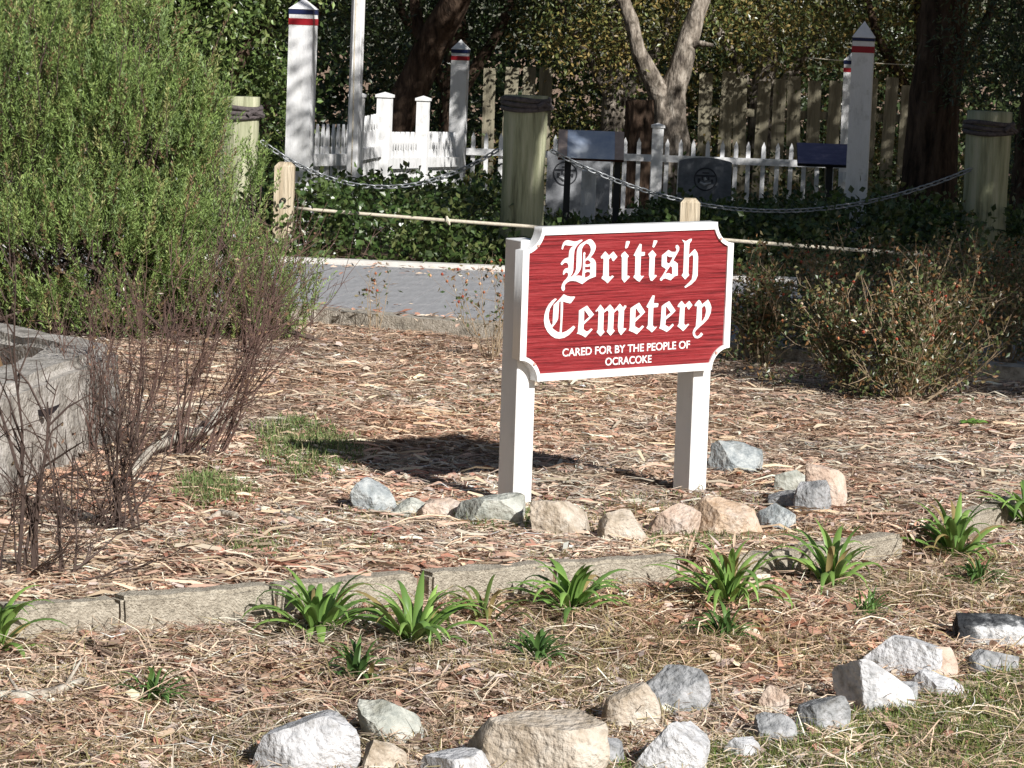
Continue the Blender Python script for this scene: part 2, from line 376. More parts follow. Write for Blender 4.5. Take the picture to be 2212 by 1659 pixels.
def curve_mesh(name, loops, ext, mt, y, bev=0.0):
    """filled outline with holes; loops in (x, z) of the board plane, thickness 2*ext, mid plane at local y"""
    cu = bpy.data.curves.new(name, 'CURVE'); cu.dimensions = '2D'; cu.fill_mode = 'BOTH'; cu.extrude = ext; cu.bevel_depth = bev; cu.bevel_resolution = 0
    for lp in loops:
        s = cu.splines.new('POLY'); s.points.add(len(lp) - 1)
        for p_, q in zip(s.points, lp): p_.co = (q[0], q[1], 0, 1)
        s.use_cyclic_u = True
    ob = bpy.data.objects.new('tmp', cu); COL.objects.link(ob)
    dg = bpy.context.evaluated_depsgraph_get(); me = bpy.data.meshes.new_from_object(ob.evaluated_get(dg))
    bpy.data.objects.remove(ob); bpy.data.curves.remove(cu)
    me.name = name; n = len(me.vertices); co = np.zeros(n * 3); me.vertices.foreach_get('co', co); co = co.reshape(-1, 3)
    me.vertices.foreach_set('co', np.stack([co[:, 0], y - co[:, 2], co[:, 1]], 1).ravel()); me.update()
    me.materials.clear(); me.materials.append(mt); return me
def scoop(w_, h_, r, seg=10):
    """board outline with concave quarter-circle corners about the corner points"""
    P = []
    for (sx, sz, a0, a1) in ((-1, 1, -90, 0), (1, 1, 180, 270), (1, -1, 90, 180), (-1, -1, 0, 90)):
        a = np.radians(np.linspace(a0, a1, seg)); P += [(sx * w_ / 2 + r * math.cos(q), sz * h_ / 2 + r * math.sin(q)) for q in a]
    return P
def inner(seg=10, bw=.026):
    P = []; r = SR + bw * .55; W2, H2 = SW / 2 - bw, SH / 2 - bw * .95
    for (sx, sz, a0, a1) in ((-1, 1, -90, 0), (1, 1, 180, 270), (1, -1, 90, 180), (-1, -1, 0, 90)):
        cx, cz = sx * SW / 2, sz * SH / 2
        # arc about the board corner clipped by the inner rectangle
        aa = np.radians(np.linspace(a0, a1, 60)); pts = [(cx + r * math.cos(q), cz + r * math.sin(q)) for q in aa]
        pts = [p for p in pts if abs(p[0]) <= W2 and abs(p[1]) <= H2]
        P += [pts[int(i)] for i in np.linspace(0, len(pts) - 1, seg)]
    return P
board_o = new_obj('board', curve_mesh('board', [scoop(SW, SH, SR)], .018, M['white'], .030), sign)
panel_o = new_obj('panel', curve_mesh('panel', [inner(bw=.023)], .003, M['red'], .0105), sign); panel_o['label'] = 'red sandblasted panel with carved white lettering'
border_o = new_obj('border', curve_mesh('border', [scoop(SW, SH, SR), inner()], .006, M['white'], .006), sign)
# posts: front faces right behind the board
pm = {}
for px0, ztop, zb in ((-.447, .224, -.9), (.347, .215, -.9)):
    me = npmesh('post', box_v(px0, px0 + .080, .0481, .0481 + .1, zb, ztop), BOXQ, M['white']); bevel_mesh(me, .003)
    new_obj('post', me, sign)
sc_v, sc_q, sc_t = tube([[0, .001, 0], [0, -.004, 0]], .0052, 8)
scm = npmesh('screw', sc_v, [sc_q, sc_t], M['screw'])
for sx in (-1, 1):
    for sz in (-1, 1):
        o = new_obj('screw', scm, border_o); r = SR + .008; o.location = (sx * (SW / 2 - r * .72), 0, sz * (SH / 2 - r * .72))

LET = {  # outlines and holes, in pixels of a close-up: origin x, origin y, scale
 'a': (2190, 925, .13860, [[
  [(150,390),(175,300),(210,220),(270,165),(340,150),(420,165),(520,190),(600,180),(680,145),(740,135),(750,160),(690,210),(620,270),(560,350),(520,440),(505,560),(500,700),(490,860),(485,1000),(455,1100),(410,1170),(395,1200),(440,1185),(500,1130),(545,1050),(570,950),(575,800),(580,600),(590,470),(620,370),(680,280),(760,220),(850,170),(920,130),(980,120),(1040,160),(1100,240),(1130,330),(1110,430),(1060,530),(1000,610),(970,645),(1040,660),(1100,720),(1130,800),(1130,950),(1125,1180),(1040,1210),(940,1250),(860,1300),(800,1350),(740,1395),(660,1360),(580,1320),(480,1305),(390,1310),(320,1345),(260,1400),(240,1450),(250,1540),(210,1600),(165,1570),(145,1500),(170,1410),(220,1320),(290,1250),(335,1180),(345,1110),(315,1070),(275,1065),(240,1100),(215,1140),(190,1110),(210,1020),(260,960),(330,940),(350,940),(350,870),(325,810),(280,780),(230,795),(160,860),(125,820),(180,740),(240,680),(310,650),(360,645),(362,560),(380,440),(430,360),(500,300),(420,305),(330,300),(260,285),(220,310),(195,400),(175,420)],
  [(730,400),(780,300),(850,240),(920,260),(970,330),(990,420),(970,510),(920,600),(860,670),(825,705),(820,560),(835,535),(815,485),(775,510),(765,700),(755,1000),(745,1170),(640,1155),(540,1165),(600,1120),(660,1040),(700,960),(715,880),(725,700),(725,500)],
  [(820,760),(870,715),(930,720),(985,790),(960,825),(900,845),(830,835)],
  [(815,905),(880,905),(970,890),(975,990),(900,985),(820,995)],
  [(815,1080),(880,1050),(950,1055),(970,1110),(950,1160),(880,1200),(815,1220)]]]),
 'b': (2360, 930, .11452, [
  [[(50,710),(210,525),(330,660),(350,655),(490,530),(620,710),(490,860),(450,840),(410,740),(385,730),(325,800),(325,1360),(370,1410),(450,1350),(500,1385),(280,1620),(190,1530),(80,1460),(80,1420),(130,1350),(145,800),(120,755),(65,775)]],
  [[(745,680),(780,610),(880,525),(1015,685),(965,745),(955,1360),(1020,1360),(1050,1400),(860,1600),(770,1470),(775,740)], 'X', [(920,200),(960,165),(1045,175),(1040,230),(970,390),(910,430),(885,390)]],
  [[(1175,660),(1290,450),(1400,260),(1455,280),(1440,540),(1570,545),(1560,660),(1430,685),(1405,1330),(1450,1375),(1540,1360),(1380,1565),(1300,1530),(1165,1405),(1225,1320),(1240,690)]]]),
 'c': (2540, 920, .13264, [
  [[(95,610),(225,490),(335,625),(290,700),(270,1230),(330,1225),(350,1255),(210,1405),(160,1390),(115,1230),(135,700)], 'X', [(265,200),(365,205),(355,250),(275,400),(245,415),(215,385),(235,330)]],
  [[(505,640),(590,580),(700,485),(790,540),(910,545),(940,480),(905,410),(920,350),(970,335),(1015,400),(1010,490),(950,600),(880,720),(840,800),(900,830),(970,890),(970,1240),(870,1270),(760,1385),(690,1360),(600,1325),(540,1345),(490,1400),(440,1385),(445,1340),(520,1250),(600,1110),(620,1050),(490,960),(495,780)],
   [(645,655),(730,695),(825,690),(780,790),(740,870),(700,890),(645,850)], [(750,960),(800,990),(815,1220),(700,1170),(600,1195),(660,1090)]],
  [[(1095,180),(1220,225),(1330,160),(1390,150),(1380,210),(1320,290),(1300,640),(1480,460),(1550,560),(1575,680),(1560,1250),(1500,1380),(1380,1500),(1200,1610),(1165,1580),(1300,1460),(1390,1360),(1415,1200),(1435,700),(1415,640),(1390,630),(1300,700),(1285,1170),(1310,1230),(1190,1360),(1085,1240),(1135,1160),(1165,280)]]]),
 'd': (2130, 1150, .11752, [
  [[(480,215),(380,290),(270,410),(180,570),(120,760),(100,950),(130,1150),(220,1330),(340,1460),(480,1545),(620,1560),(780,1530),(930,1440),(1060,1310),(1150,1180),(1095,1130),(1000,1210),(860,1310),(720,1365),(695,1360),(715,1000),(740,560),(740,310),(830,345),(970,380),(1010,360),(1140,180),(1130,150),(1000,155),(880,130),(770,75),(680,180),(580,290),(430,430),(415,600),(400,850),(395,1070),(355,1125),(300,1020),(262,880),(262,720),(300,560),(370,440),(450,330),(535,235)],
   [(610,340),(665,300),(660,600),(655,1000),(635,1350),(540,1330),(430,1250),(375,1190),(450,1100),(530,990),(575,880),(590,650)]],
  [[(1280,620),(1400,545),(1550,455),(1650,590),(1780,750),(1640,890),(1430,1090),(1425,1240),(1520,1320),(1590,1310),(1690,1220),(1735,1250),(1600,1400),(1490,1520),(1380,1450),(1280,1410),(1195,1390),(1240,1340),(1265,1000)], [(1450,590),(1540,710),(1620,830),(1440,1000)]]]),
 'e': (2330, 1160, .10550, [
  [[(140,610),(240,500),(330,375),(440,520),(455,600),(560,500),(690,370),(800,500),(830,600),(920,500),(1055,340),(1180,490),(1230,400),(1295,420),(1280,480),(1210,580),(1175,1250),(1300,1270),(1190,1400),(1090,1515),(1000,1380),(975,1200),(1010,640),(955,560),(830,680),(800,1280),(860,1350),(700,1535),(560,1380),(600,1290),(630,640),(580,580),(450,680),(430,1300),(480,1390),(330,1560),(180,1400),(230,1310),(255,650),(235,600),(150,640)]],
  [[(1450,510),(1600,410),(1775,305),(1880,470),(1995,650),(1850,800),(1620,1020),(1610,1180),(1690,1230),(1775,1275),(1900,1150),(1950,1200),(1830,1330),(1680,1480),(1560,1410),(1380,1340),(1420,1240)], [(1640,480),(1740,630),(1820,730),(1625,910)]]]),
 'f': (2520, 1150, .10547, [
  [[(240,540),(340,370),(480,125),(550,130),(510,410),(680,420),(690,460),(660,560),(500,575),(475,1240),(540,1310),(640,1290),(560,1390),(440,1505),(350,1420),(235,1340),(300,1240),(320,590),(270,580)]],
  [[(815,530),(900,460),(1095,340),(1200,500),(1330,695),(1180,850),(965,1030),(945,1230),(1090,1310),(1230,1180),(1260,1240),(1130,1380),(1000,1490),(870,1420),(710,1350),(760,1260),(790,900)], [(970,515),(1060,640),(1150,760),(955,930)]]]),
 'g': (2640, 1160, .11152, [
  [[(250,410),(300,330),(400,225),(520,370),(540,350),(670,225),(775,370),(650,530),(620,510),(580,430),(550,410),(500,470),(480,1030),(540,1085),(630,1030),(665,1045),(560,1170),(445,1290),(340,1190),(240,1115),(300,1030),(340,470),(310,430),(265,445)]],
  [[(850,370),(920,280),(1010,190),(1060,230),(1120,350),(1220,270),(1330,180),(1400,300),(1445,450),(1420,650),(1330,850),(1180,1010),(1040,1130),(920,1240),(860,1330),(880,1430),(950,1475),(1020,1430),(1090,1340),(1150,1400),(1080,1490),(970,1545),(870,1535),(800,1440),(785,1340),(830,1220),(900,1120),(920,850),(940,440),(920,400),(865,410)], [(1110,470),(1190,385),(1240,450),(1260,580),(1230,760),(1160,900),(1090,975),(1105,700)]]])}
def shrink_smooth(lp):
    return lp
for key, (ox, oy, scl, letters) in LET.items():
    for loops in letters:
        lp2 = []
        for lp in loops:
            if lp == 'X': continue
            q = [tolocal((ox + x * scl) / 1.82278, (oy + y * scl) / 1.82278, .005) for x, y in lp]
            lp2.append([(v[0], v[2]) for v in q])
        new_obj('letter', curve_mesh('letter', lp2, .0013, M['white'], .0062), panel_o)
def text_line(body, p0, p1, cap_px, bold):
    a = tolocal(p0[0] / 1.82278, p0[1] / 1.82278, .002); b_ = tolocal(p1[0] / 1.82278, p1[1] / 1.82278, .002); c = tolocal(p0[0] / 1.82278, (p0[1] - cap_px) / 1.82278, .002)
    cu = bpy.data.curves.new('t', 'FONT'); cu.body = body; cu.size = 1; cu.offset = bold; cu.extrude = .05
    ob = bpy.data.objects.new('tmp', cu); COL.objects.link(ob); dg = bpy.context.evaluated_depsgraph_get()
    me = bpy.data.meshes.new_from_object(ob.evaluated_get(dg)); bpy.data.objects.remove(ob)
    co = np.zeros(len(me.vertices) * 3); me.vertices.foreach_get('co', co); co = co.reshape(-1, 3)
    mn, mx = co.min(0), co.max(0); u = (co[:, 0] - mn[0]) / (mx[0] - mn[0]); h = (co[:, 1] - mn[1]) / (mx[1] - mn[1])
    H = c[2] - a[2]
    V_ = np.stack([a[0] + (b_[0] - a[0]) * u, 0.0077 - (co[:, 2] / .05 + 1) * .0011, a[2] + (b_[2] - a[2]) * u + H * h], 1)
    me.vertices.foreach_set('co', V_.ravel()); me.name = 'lettering'; me.materials.clear(); me.materials.append(M['white']); me.update()
    return new_obj('lettering', me, panel_o)
text_line('CARED FOR BY THE PEOPLE OF', (2200 + 68 * .2441, 1330 + 308 * .2441), (2200 + 2124 * .2441, 1330 + 172 * .2441), 31.5, .014)
text_line('OCRACOKE', (2200 + 760 * .2441, 1330 + 452 * .2441), (2200 + 1505 * .2441, 1330 + 403 * .2441), 30.5, .014)

# ------------------------------------------------------------------ octagonal concrete planter
side = 1.75; ang = math.atan2(12.474 - 10.791, -1.552 + 1.755); p = np.array([-1.552, 12.474]) - side * np.array([math.cos(ang), math.sin(ang)])
OCT = []
for i in range(8):
    OCT.append(p.copy()); p = p + side * np.array([math.cos(ang + i * math.pi / 4), math.sin(ang + i * math.pi / 4)])
OCT = np.array(OCT); oc = OCT.mean(0)
planter = thing('concrete_planter', 'low grey octagonal concrete planter with an open top full of dry leaves', 'planter', (oc[0], oc[1], 0))
import bmesh
bm = bmesh.new(); fin = .885
outer_b = [bm.verts.new((*(q - oc), -.1)) for q in OCT]; outer_t = [bm.verts.new((*(q - oc), .38)) for q in OCT]
in_t = [bm.verts.new((*((q - oc) * fin), .38)) for q in OCT]; in_b = [bm.verts.new((*((q - oc) * fin), .12)) for q in OCT]
for i in range(8):
    j = (i + 1) % 8
    bm.faces.new((outer_b[i], outer_b[j], outer_t[j], outer_t[i])); bm.faces.new((outer_t[i], outer_t[j], in_t[j], in_t[i])); bm.faces.new((in_t[i], in_t[j], in_b[j], in_b[i]))
bmesh.ops.recalc_face_normals(bm, faces=bm.faces[:])
bmesh.ops.bevel(bm, geom=[e for e in bm.edges if len(e.link_faces) == 2], offset=.035, segments=3, affect='EDGES')
bmesh.ops.subdivide_edges(bm, edges=[e for e in bm.edges if e.calc_length() > .3], cuts=14, use_grid_fill=True)
bmesh.ops.triangulate(bm, faces=[f for f in bm.faces if len(f.verts) > 4])
for v in bm.verts:
    q = v.co * 5; v.co += Vector((noise.noise(q), noise.noise(q + Vector((5, 1, 0))), noise.noise(q + Vector((2, 7, 3))) * .8)) * .018
    q = v.co * 19; v.co += Vector((noise.noise(q), noise.noise(q + Vector((5, 1, 0))), noise.noise(q + Vector((2, 7, 3))))) * .010
me = bpy.data.meshes.new('wall'); bm.to_mesh(me); bm.free(); me.materials.append(M['planter']); new_obj('wall', me, planter)
mb = MB(); mb.put([[*((q - oc) * .9 + oc), .2] for q in OCT] + [[*oc, .23]], None, [[i, (i + 1) % 8, 8] for i in range(8)]); mb.obj('soil', M['ground'], planter)
n = 3200; r_ = np.sqrt(rng.random(n)) * 1.9; a_ = rng.random(n) * 2 * math.pi
P = np.stack([oc[0] + r_ * np.cos(a_), oc[1] + r_ * np.sin(a_), .22 + rng.random(n) * .05], 1); D = rand_unit(n); D[:, 2] *= .35
lv, lf = leaf_quads(P, D, np.array([0, 0, 1.0]) + rng.normal(size=(n, 3)) * .3, rng.uniform(.06, .13, n), rng.uniform(.025, .05, n))
tag(add('leaf_litter', lv, lf, M['litter'], planter, pal([(.5, .3, .14), (.38, .2, .1), (.6, .45, .28), (.22, .12, .07)], n)), kind='stuff')

# ------------------------------------------------------------------ rocks
ROCKG = 'rough stones edging the beds'
def rock(x0, y0, x1, y1, mt, label, seed, dep=.75, cuts=13, shear=0.0, sink=.3, lean=0.0, sharp=.72, flat=None):
    rs = np.random.default_rng(seed)
    bm = bmesh.new(); bmesh.ops.create_icosphere(bm, subdivisions=4, radius=1)
    co0 = np.array([v.co[:] for v in bm.verts]); best = None
    for _try in range(8):                      # keep the most block-like of a few random fractures
        co = co0.copy(); N = unit(rs.normal(size=(cuts, 3))); N[:, 2] = np.abs(N[:, 2]) * .9 - .1; N = unit(N)
        off = rs.uniform(sharp - .24, sharp + .04, cuts)
        for n_, d in zip(N, off):
            s = co @ n_ - d; k_ = s > 0; co[k_] -= np.outer(s[k_], n_)
        mn, mx = co.min(0), co.max(0); co = (co - (mn + mx) / 2) / (mx - mn) * 2
        tp = co[co[:, 2] > .45]; bulk = tp[:, 0].max() - tp[:, 0].min() + .5 * (tp[:, 1].max() - tp[:, 1].min())
        if best is None or bulk > best[0]: best = (bulk, co)
    co = best[1]
    x0, x1 = x0 - .05 * (x1 - x0), x1 + .05 * (x1 - x0); sink = min(sink + .1, .45)
    pb = gpt((x0 + x1) / 2, y1 - 3); d = pb[1]; W_ = (x1 - x0) * d / F; hp = (y1 - y0) * d / F
    dp = dep * W_; down = (CAMZ - pb[2]) / d
    h = max((hp - dp * down * .55), .35 * hp) / (1 - sink)
    co[:, 0] += shear * (co[:, 2] + 1) * .5
    co[:, 0] = (co[:, 0] - co[:, 0].min()) / (co[:, 0].max() - co[:, 0].min()) * 2 - 1
    for i in range(len(co)):
        q = Vector(co[i] * 2.2 + seed); f = 1 + noise.noise(q) * .03 + noise.noise(q * 3.1) * .016 + noise.noise(q * 8) * .012
        co[i] *= f
    co = co * np.array([W_ / 2, dp / 2, h / 2])
    co[:, 2] += lean * co[:, 0]
    for v, c in zip(bm.verts, co): v.co = c
    me = bpy.data.meshes.new('rock'); bm.to_mesh(me); bm.free(); me.materials.append(M[mt])
    me.polygons.foreach_set('use_smooth', np.ones(len(me.polygons), bool))
    try: me.set_sharp_from_angle(angle=math.radians(24))
    except Exception: pass
    o = new_obj('rock', me); o.location = (pb[0], pb[1] + dp * .35, pb[2] + h * (.5 - sink))
    return tag(o, label, 'rock', ROCKG)
R_ = [
 (530, 1528, 768, 1690, 'rock_white', 'largest white rock of the lawn edge, tilted with a sloping flat face', 11, .7, 7, .35, .2, .12),
 (772, 1512, 925, 1612, 'rock_green', 'flat greenish slab sloping into the dry grass behind the largest white rock', 12, .8, 8, -.5, .35, -.3),
 (772, 1588, 872, 1690, 'rock_tan', 'small tan grey rock wedged beside the largest white rock', 13, .8, 8, .2, .3, 0),
 (898, 1612, 1068, 1700, 'rock_white', 'low rounded white rock in front of the broad buff boulder', 14, .8, 9, 0, .35, 0),
 (1003, 1524, 1302, 1700, 'rock_tan', 'broad buff boulder with a flat top in the lawn edge', 55, .7, 7, .1, .2, 0),
 (1298, 1466, 1422, 1584, 'rock_tan', 'upright rounded buff rock leaning on a grey block', 16, .7, 8, 0, .22, 0),
 (1393, 1430, 1532, 1548, 'rock_grey', 'square grey block behind the upright buff rock', 27, .8, 7, .1, .2, 0),
 (1366, 1543, 1528, 1690, 'rock_white', 'pale rock with a brown streak below the square grey block', 18, .8, 8, .25, .3, .1),
 (1640, 1478, 1704, 1545, 'rock_pink', 'small pinkish rock sunk in dry grass behind the lawn edge', 19, .8, 9, .2, .4, 0),
 (1630, 1538, 1722, 1615, 'rock_grey', 'small pointed grey rock at the end of the lawn edge', 20, .8, 8, .1, .3, 0),
 (1716, 1498, 1834, 1592, 'rock_grey', 'long grey rock with a dark crack beside a white wedge rock', 21, .7, 8, .25, .3, .15),
 (1808, 1415, 1978, 1546, 'rock_white', 'white wedge shaped rock with a shaded grey left end', 22, .6, 7, -.45, .2, -.2),
 (1868, 1363, 2044, 1466, 'rock_white', 'white block with a pointed top and a shaded grey side', 33, .75, 7, .2, .22, 0),
 (2000, 1394, 2068, 1474, 'rock_pink', 'small beige rock tucked behind the pointed white block', 24, .8, 8, -.2, .3, 0),
 (1974, 1446, 2098, 1514, 'rock_white', 'low white rock in front of the pointed white block', 35, .7, 8, 0, .3, -.1),
 (1900, 1468, 1984, 1532, 'rock_grey', 'half sunk grey rock in the lawn between the white wedge and the low white rock', 61, .8, 8, 0, .35, 0),
 (1560, 1590, 1640, 1650, 'rock_white', 'little white rock sunk in the lawn next to the pale streaked rock', 62, .8, 8, 0, .35, 0),
 (1268, 1590, 1350, 1660, 'rock_grey', 'small grey rock wedged against the broad buff boulder', 63, .8, 8, 0, .3, 0),
 (2072, 1322, 2262, 1404, 'rock_marble', 'long black and white marbled rock', 26, .6, 8, .1, .25, -.08),
 (2092, 1398, 2200, 1464, 'rock_grey', 'flat lilac grey rock below the black and white marbled rock', 37, .8, 7, .1, .3, 0),
 (758, 1034, 852, 1110, 'rock_blue', 'blue grey pointed rock at the end of the row round the sign', 38, .7, 7, -.45, .25, -.2),
 (842, 1073, 918, 1120, 'rock_green', 'small grey rock beside the blue grey pointed rock', 39, .8, 8, 0, .3, 0),
 (903, 1073, 1004, 1120, 'rock_pink', 'low beige rock between two grey rocks beside the sign post', 30, .8, 9, .1, .35, 0),
 (984, 1060, 1128, 1132, 'rock_green', 'pale greenish peaked rock against the foot of a sign post', 31, .7, 7, -.1, .25, 0),
 (1148, 1076, 1272, 1162, 'rock_tan', 'tan rock with a dark patch next to the sign post', 32, .8, 8, -.2, .3, -.15),
 (1294, 1098, 1392, 1172, 'rock_tan', 'half grey half buff rounded rock midway between the sign posts', 33, .8, 8, .1, .3, 0),
 (1394, 1088, 1512, 1164, 'rock_pink', 'pinkish sloping rock leaning on the orange boulder', 34, .8, 7, .4, .3, .2),
 (1492, 1065, 1644, 1160, 'rock_orange', 'large orange tan boulder in front of the sign post', 35, .75, 8, .2, .22, .05),
 (1638, 1088, 1718, 1150, 'rock_blue', 'speckled blue grey rock beside the orange boulder', 36, .8, 8, 0, .25, -.05),
 (1534, 953, 1650, 1024, 'rock_blue', 'low blue green rock behind the sign post', 47, .8, 9, -.3, .3, -.2),
 (1674, 1013, 1744, 1070, 'rock_green', 'small greenish rock with a dark crevice beside the tall beige rock', 48, .8, 8, .1, .25, 0),
 (1662, 1056, 1734, 1104, 'rock_grey', 'small grey rock below the rock with a dark crevice', 49, .8, 8, .1, .3, 0),
 (1740, 1004, 1828, 1104, 'rock_pink', 'tall beige rock peaking behind a grey rock', 40, .7, 7, -.1, .2, -.1),
 (1718, 1034, 1796, 1112, 'rock_grey', 'grey rock leaning on the tall beige rock', 41, .6, 8, .1, .25, 0)]
for (x0, y0, x1, y1, mt, lb, sd, dep, cu_, sh, si, le) in R_: rock(x0, y0, x1, y1, mt, lb, sd, dep, cu_ + 4, sh, si, le)

# ------------------------------------------------------------------ cemetery posts, fences
YAW = math.radians(-8.5)
def ground_at(p): return tz(p[0], p[1])
def corner_post(px, pytop, wd_px, d, bands, label, yaw=YAW):
    top = atd(px, pytop, d); x, y = top[0], top[1]; g = tz(x, y); ww = wd_px * d / F
    t_ = thing('corner_post', label, 'post', (x, y, g), 'tall banded corner posts of the cemetery fence'); t_.rotation_euler = (0, 0, yaw)
    zt = top[2] - g; zc = atd(px, bands[0][0], d)[2] - g + .004; h = ww / 2
    me = npmesh('shaft', box_v(-h, h, -h, h, -.2, zc), BOXQ, M['oldwhite']); shaft = new_obj('shaft', me, t_)
    mb = MB(); e_ = h + .006
    mb.put([[-e_, -e_, zc], [e_, -e_, zc], [e_, e_, zc], [-e_, e_, zc], [0, 0, zt]], [[3, 2, 1, 0]], [[0, 1, 4], [1, 2, 4], [2, 3, 4], [3, 0, 4]]); mb.obj_local('cap', M['oldwhite'], t_)
    for nm, mt, a, b_ in (('blue_band', 'blue', *bands[0]), ('red_band', 'redband', *bands[1])):
        z1 = atd(px, a, d)[2] - g; z0 = atd(px, b_, d)[2] - g; q = h + .003
        new_obj(nm, npmesh(nm, box_v(-q, q, -q, q, z0, z1), BOXQ, M[mt]), shaft)
    return t_
pA = corner_post(657, -4, 52, 24, ((21, 31), (40, 54)), 'tall white post with navy and red bands next to the flagpole')
pB = corner_post(996, 85, 34, 31, ((107, 115), (121, 130)), 'tall banded white post in front of the leaning dark trunk')
pC = corner_post(1868, 45, 46, 24.5, ((82, 89), (100, 114)), 'tall banded white post behind the faded dark information panel')
pD = corner_post(1843, 112, 35, 31, ((131, 139), (147, 156)), 'banded white post almost hidden behind another banded post')

def picket_mesh(name, wd, th, h, style):
    mb = MB(); a = wd / 2
    if style == 'gothic':
        prof = [(-a, 0), (a, 0), (a, h - wd * 2.1), (a * .62, h - wd * 1.9), (a * .95, h - wd * 1.2), (0, h), (-a * .95, h - wd * 1.2), (-a * .62, h - wd * 1.9), (-a, h - wd * 2.1)]
    else:
        prof = [(-a, 0), (a, 0), (a, h - wd * .8), (0, h), (-a, h - wd * .8)]
    n = len(prof); V_ = [[x, -th / 2, z] for x, z in prof] + [[x, th / 2, z] for x, z in prof]
    T_ = [[0, i, i + 1] for i in range(1, n - 1)] + [[n, n + i + 1, n + i] for i in range(1, n - 1)]
    Q_ = [[i, n + i, n + (i + 1) % n, (i + 1) % n] for i in range(n)]
    mb.put(V_, Q_, T_); V2, Fl, _ = mb.out(); return npmesh(name, V2, Fl, M['oldwhite'])
def fence(A, B, n, h0, h1, rail_z, wd, label, style='gothic', rails=((.70, .092), (.22, .092)), name='picket_fence', cat='fence', side=-1, group=None):
    """A, B plan points; heights of the picket tops above local ground; rails as (share of height, thickness)"""
    A = np.array(A, float); B = np.array(B, float); L = np.linalg.norm(B - A); g0 = tz(*A); g1 = tz(*B); ang_ = math.atan2(B[1] - A[1], B[0] - A[0])
    t_ = thing(name, label, cat, (A[0], A[1], g0), group); t_.rotation_euler = (0, 0, ang_)
    me = picket_mesh('picket', wd, .02, 1.0, style); hm = (h0 + h1) / 2; me = picket_mesh('picket', wd, .02, hm, style)
    for i in range(n):
        f = (i + .5) / n; o = new_obj('picket', me, t_); o.location = (L * f, random.uniform(-.003, .003), (g1 - g0) * f - .0); o.scale = (1, 1, (h0 + (h1 - h0) * f) / hm); o.rotation_euler = (0, random.uniform(-.012, .012), 0)
    for fr, th in rails:
        za, zb = h0 * fr, (g1 - g0) + h1 * fr; y0, y1 = (side * .052, side * .0105) if side > 0 else (-.052, -.0105)
        y0, y1 = min(y0, y1), max(y0, y1)
        V_ = np.array([[0, y0, za - th / 2], [L, y0, zb - th / 2], [L, y1, zb - th / 2], [0, y1, za - th / 2], [0, y0, za + th / 2], [L, y0, zb + th / 2], [L, y1, zb + th / 2], [0, y1, za + th / 2]])
        new_obj('rail', npmesh('rail', V_, BOXQ, M['oldwhite']), t_)
    return t_
A2 = np.array(pA.location[:2]) + [.02, .1]; B2 = np.array(pB.location[:2]) + [-.02, -.09]
def onAB(f): return A2 + (B2 - A2) * f
# depth shares along the side where the line posts stand
def share_for_px(px):
    best = min(np.linspace(0, 1, 400), key=lambda f: abs((onAB(f)[0] / onAB(f)[1]) * F + CX + 20 - px)); return best
f1, f2, f3 = share_for_px(762), share_for_px(822), share_for_px(905)
def line_post(P, wd, h, label, group, yaw=YAW):
    g = tz(*P); t_ = thing('fence_post', label, 'post', (P[0], P[1], g), group); t_.rotation_euler = (0, 0, yaw); a = wd / 2
    new_obj('shaft', npmesh('shaft', box_v(-a, a, -a, a, -.15, h - .035), BOXQ, M['oldwhite']), t_)
    e_ = a + .012; mb = MB(); mb.put([[-e_, -e_, h - .035], [e_, -e_, h - .035], [e_, e_, h - .035], [-e_, e_, h - .035], [-e_, -e_, h - .012], [e_, -e_, h - .012], [e_, e_, h - .012], [-e_, e_, h - .012], [0, 0, h + .012]], [[0, 3, 2, 1], [0, 1, 5, 4], [1, 2, 6, 5], [2, 3, 7, 6], [3, 0, 4, 7]], [[4, 5, 8], [5, 6, 8], [6, 7, 8], [7, 4, 8]])
    mb.obj_local('cap', M['oldwhite'], t_)
offn = np.array([.05, 0])
line_post(onAB(f1) + offn * .6, .105, atd(762, 200, onAB(f1)[1])[2] - tz(*onAB(f1)), 'capped white gate post right behind the flagpole', 'capped fence posts of the cemetery')
line_post(onAB(f2) + offn * .6, .118, atd(822, 201, onAB(f2)[1])[2] - tz(*onAB(f2)), 'capped white gate post with the widest cap, at the other side of the raised gate', 'capped fence posts of the cemetery')
line_post(onAB(f3) + offn * .6, .106, atd(905, 209, onAB(f3)[1])[2] - tz(*onAB(f3)), 'capped white fence post between the gate and the banded corner post', 'capped fence posts of the cemetery')
def hh(px, py, P): return atd(px, py, P[1])[2] - tz(*P)
fence(onAB(0), onAB(f1 - .01), 9, hh(675, 268, onAB(0)), hh(745, 268, onAB(f1)), 0, .088, 'white picket fence between the tall banded post and the flagpole', group='white picket fence panels')
fence(onAB(f1 + .012), onAB(f2 - .012), 8, hh(785, 256, onAB(f1)), hh(808, 244, onAB(f2)), 0, .065, 'white picket gate standing higher than the fence beside it', name='picket_gate', cat='gate')
fence(onAB(f2 + .012), onAB(f3 - .012), 14, hh(845, 285, onAB(f2)), hh(890, 285, onAB(f3)), 0, .082, 'white picket fence between the gate and a capped post', group='white picket fence panels')
fence(onAB(f3 + .01), onAB(1), 16, hh(925, 284, onAB(f3)), hh(970, 285, onAB(1)), 0, .082, 'shaded white picket fence running up to the banded corner post', group='white picket fence panels')
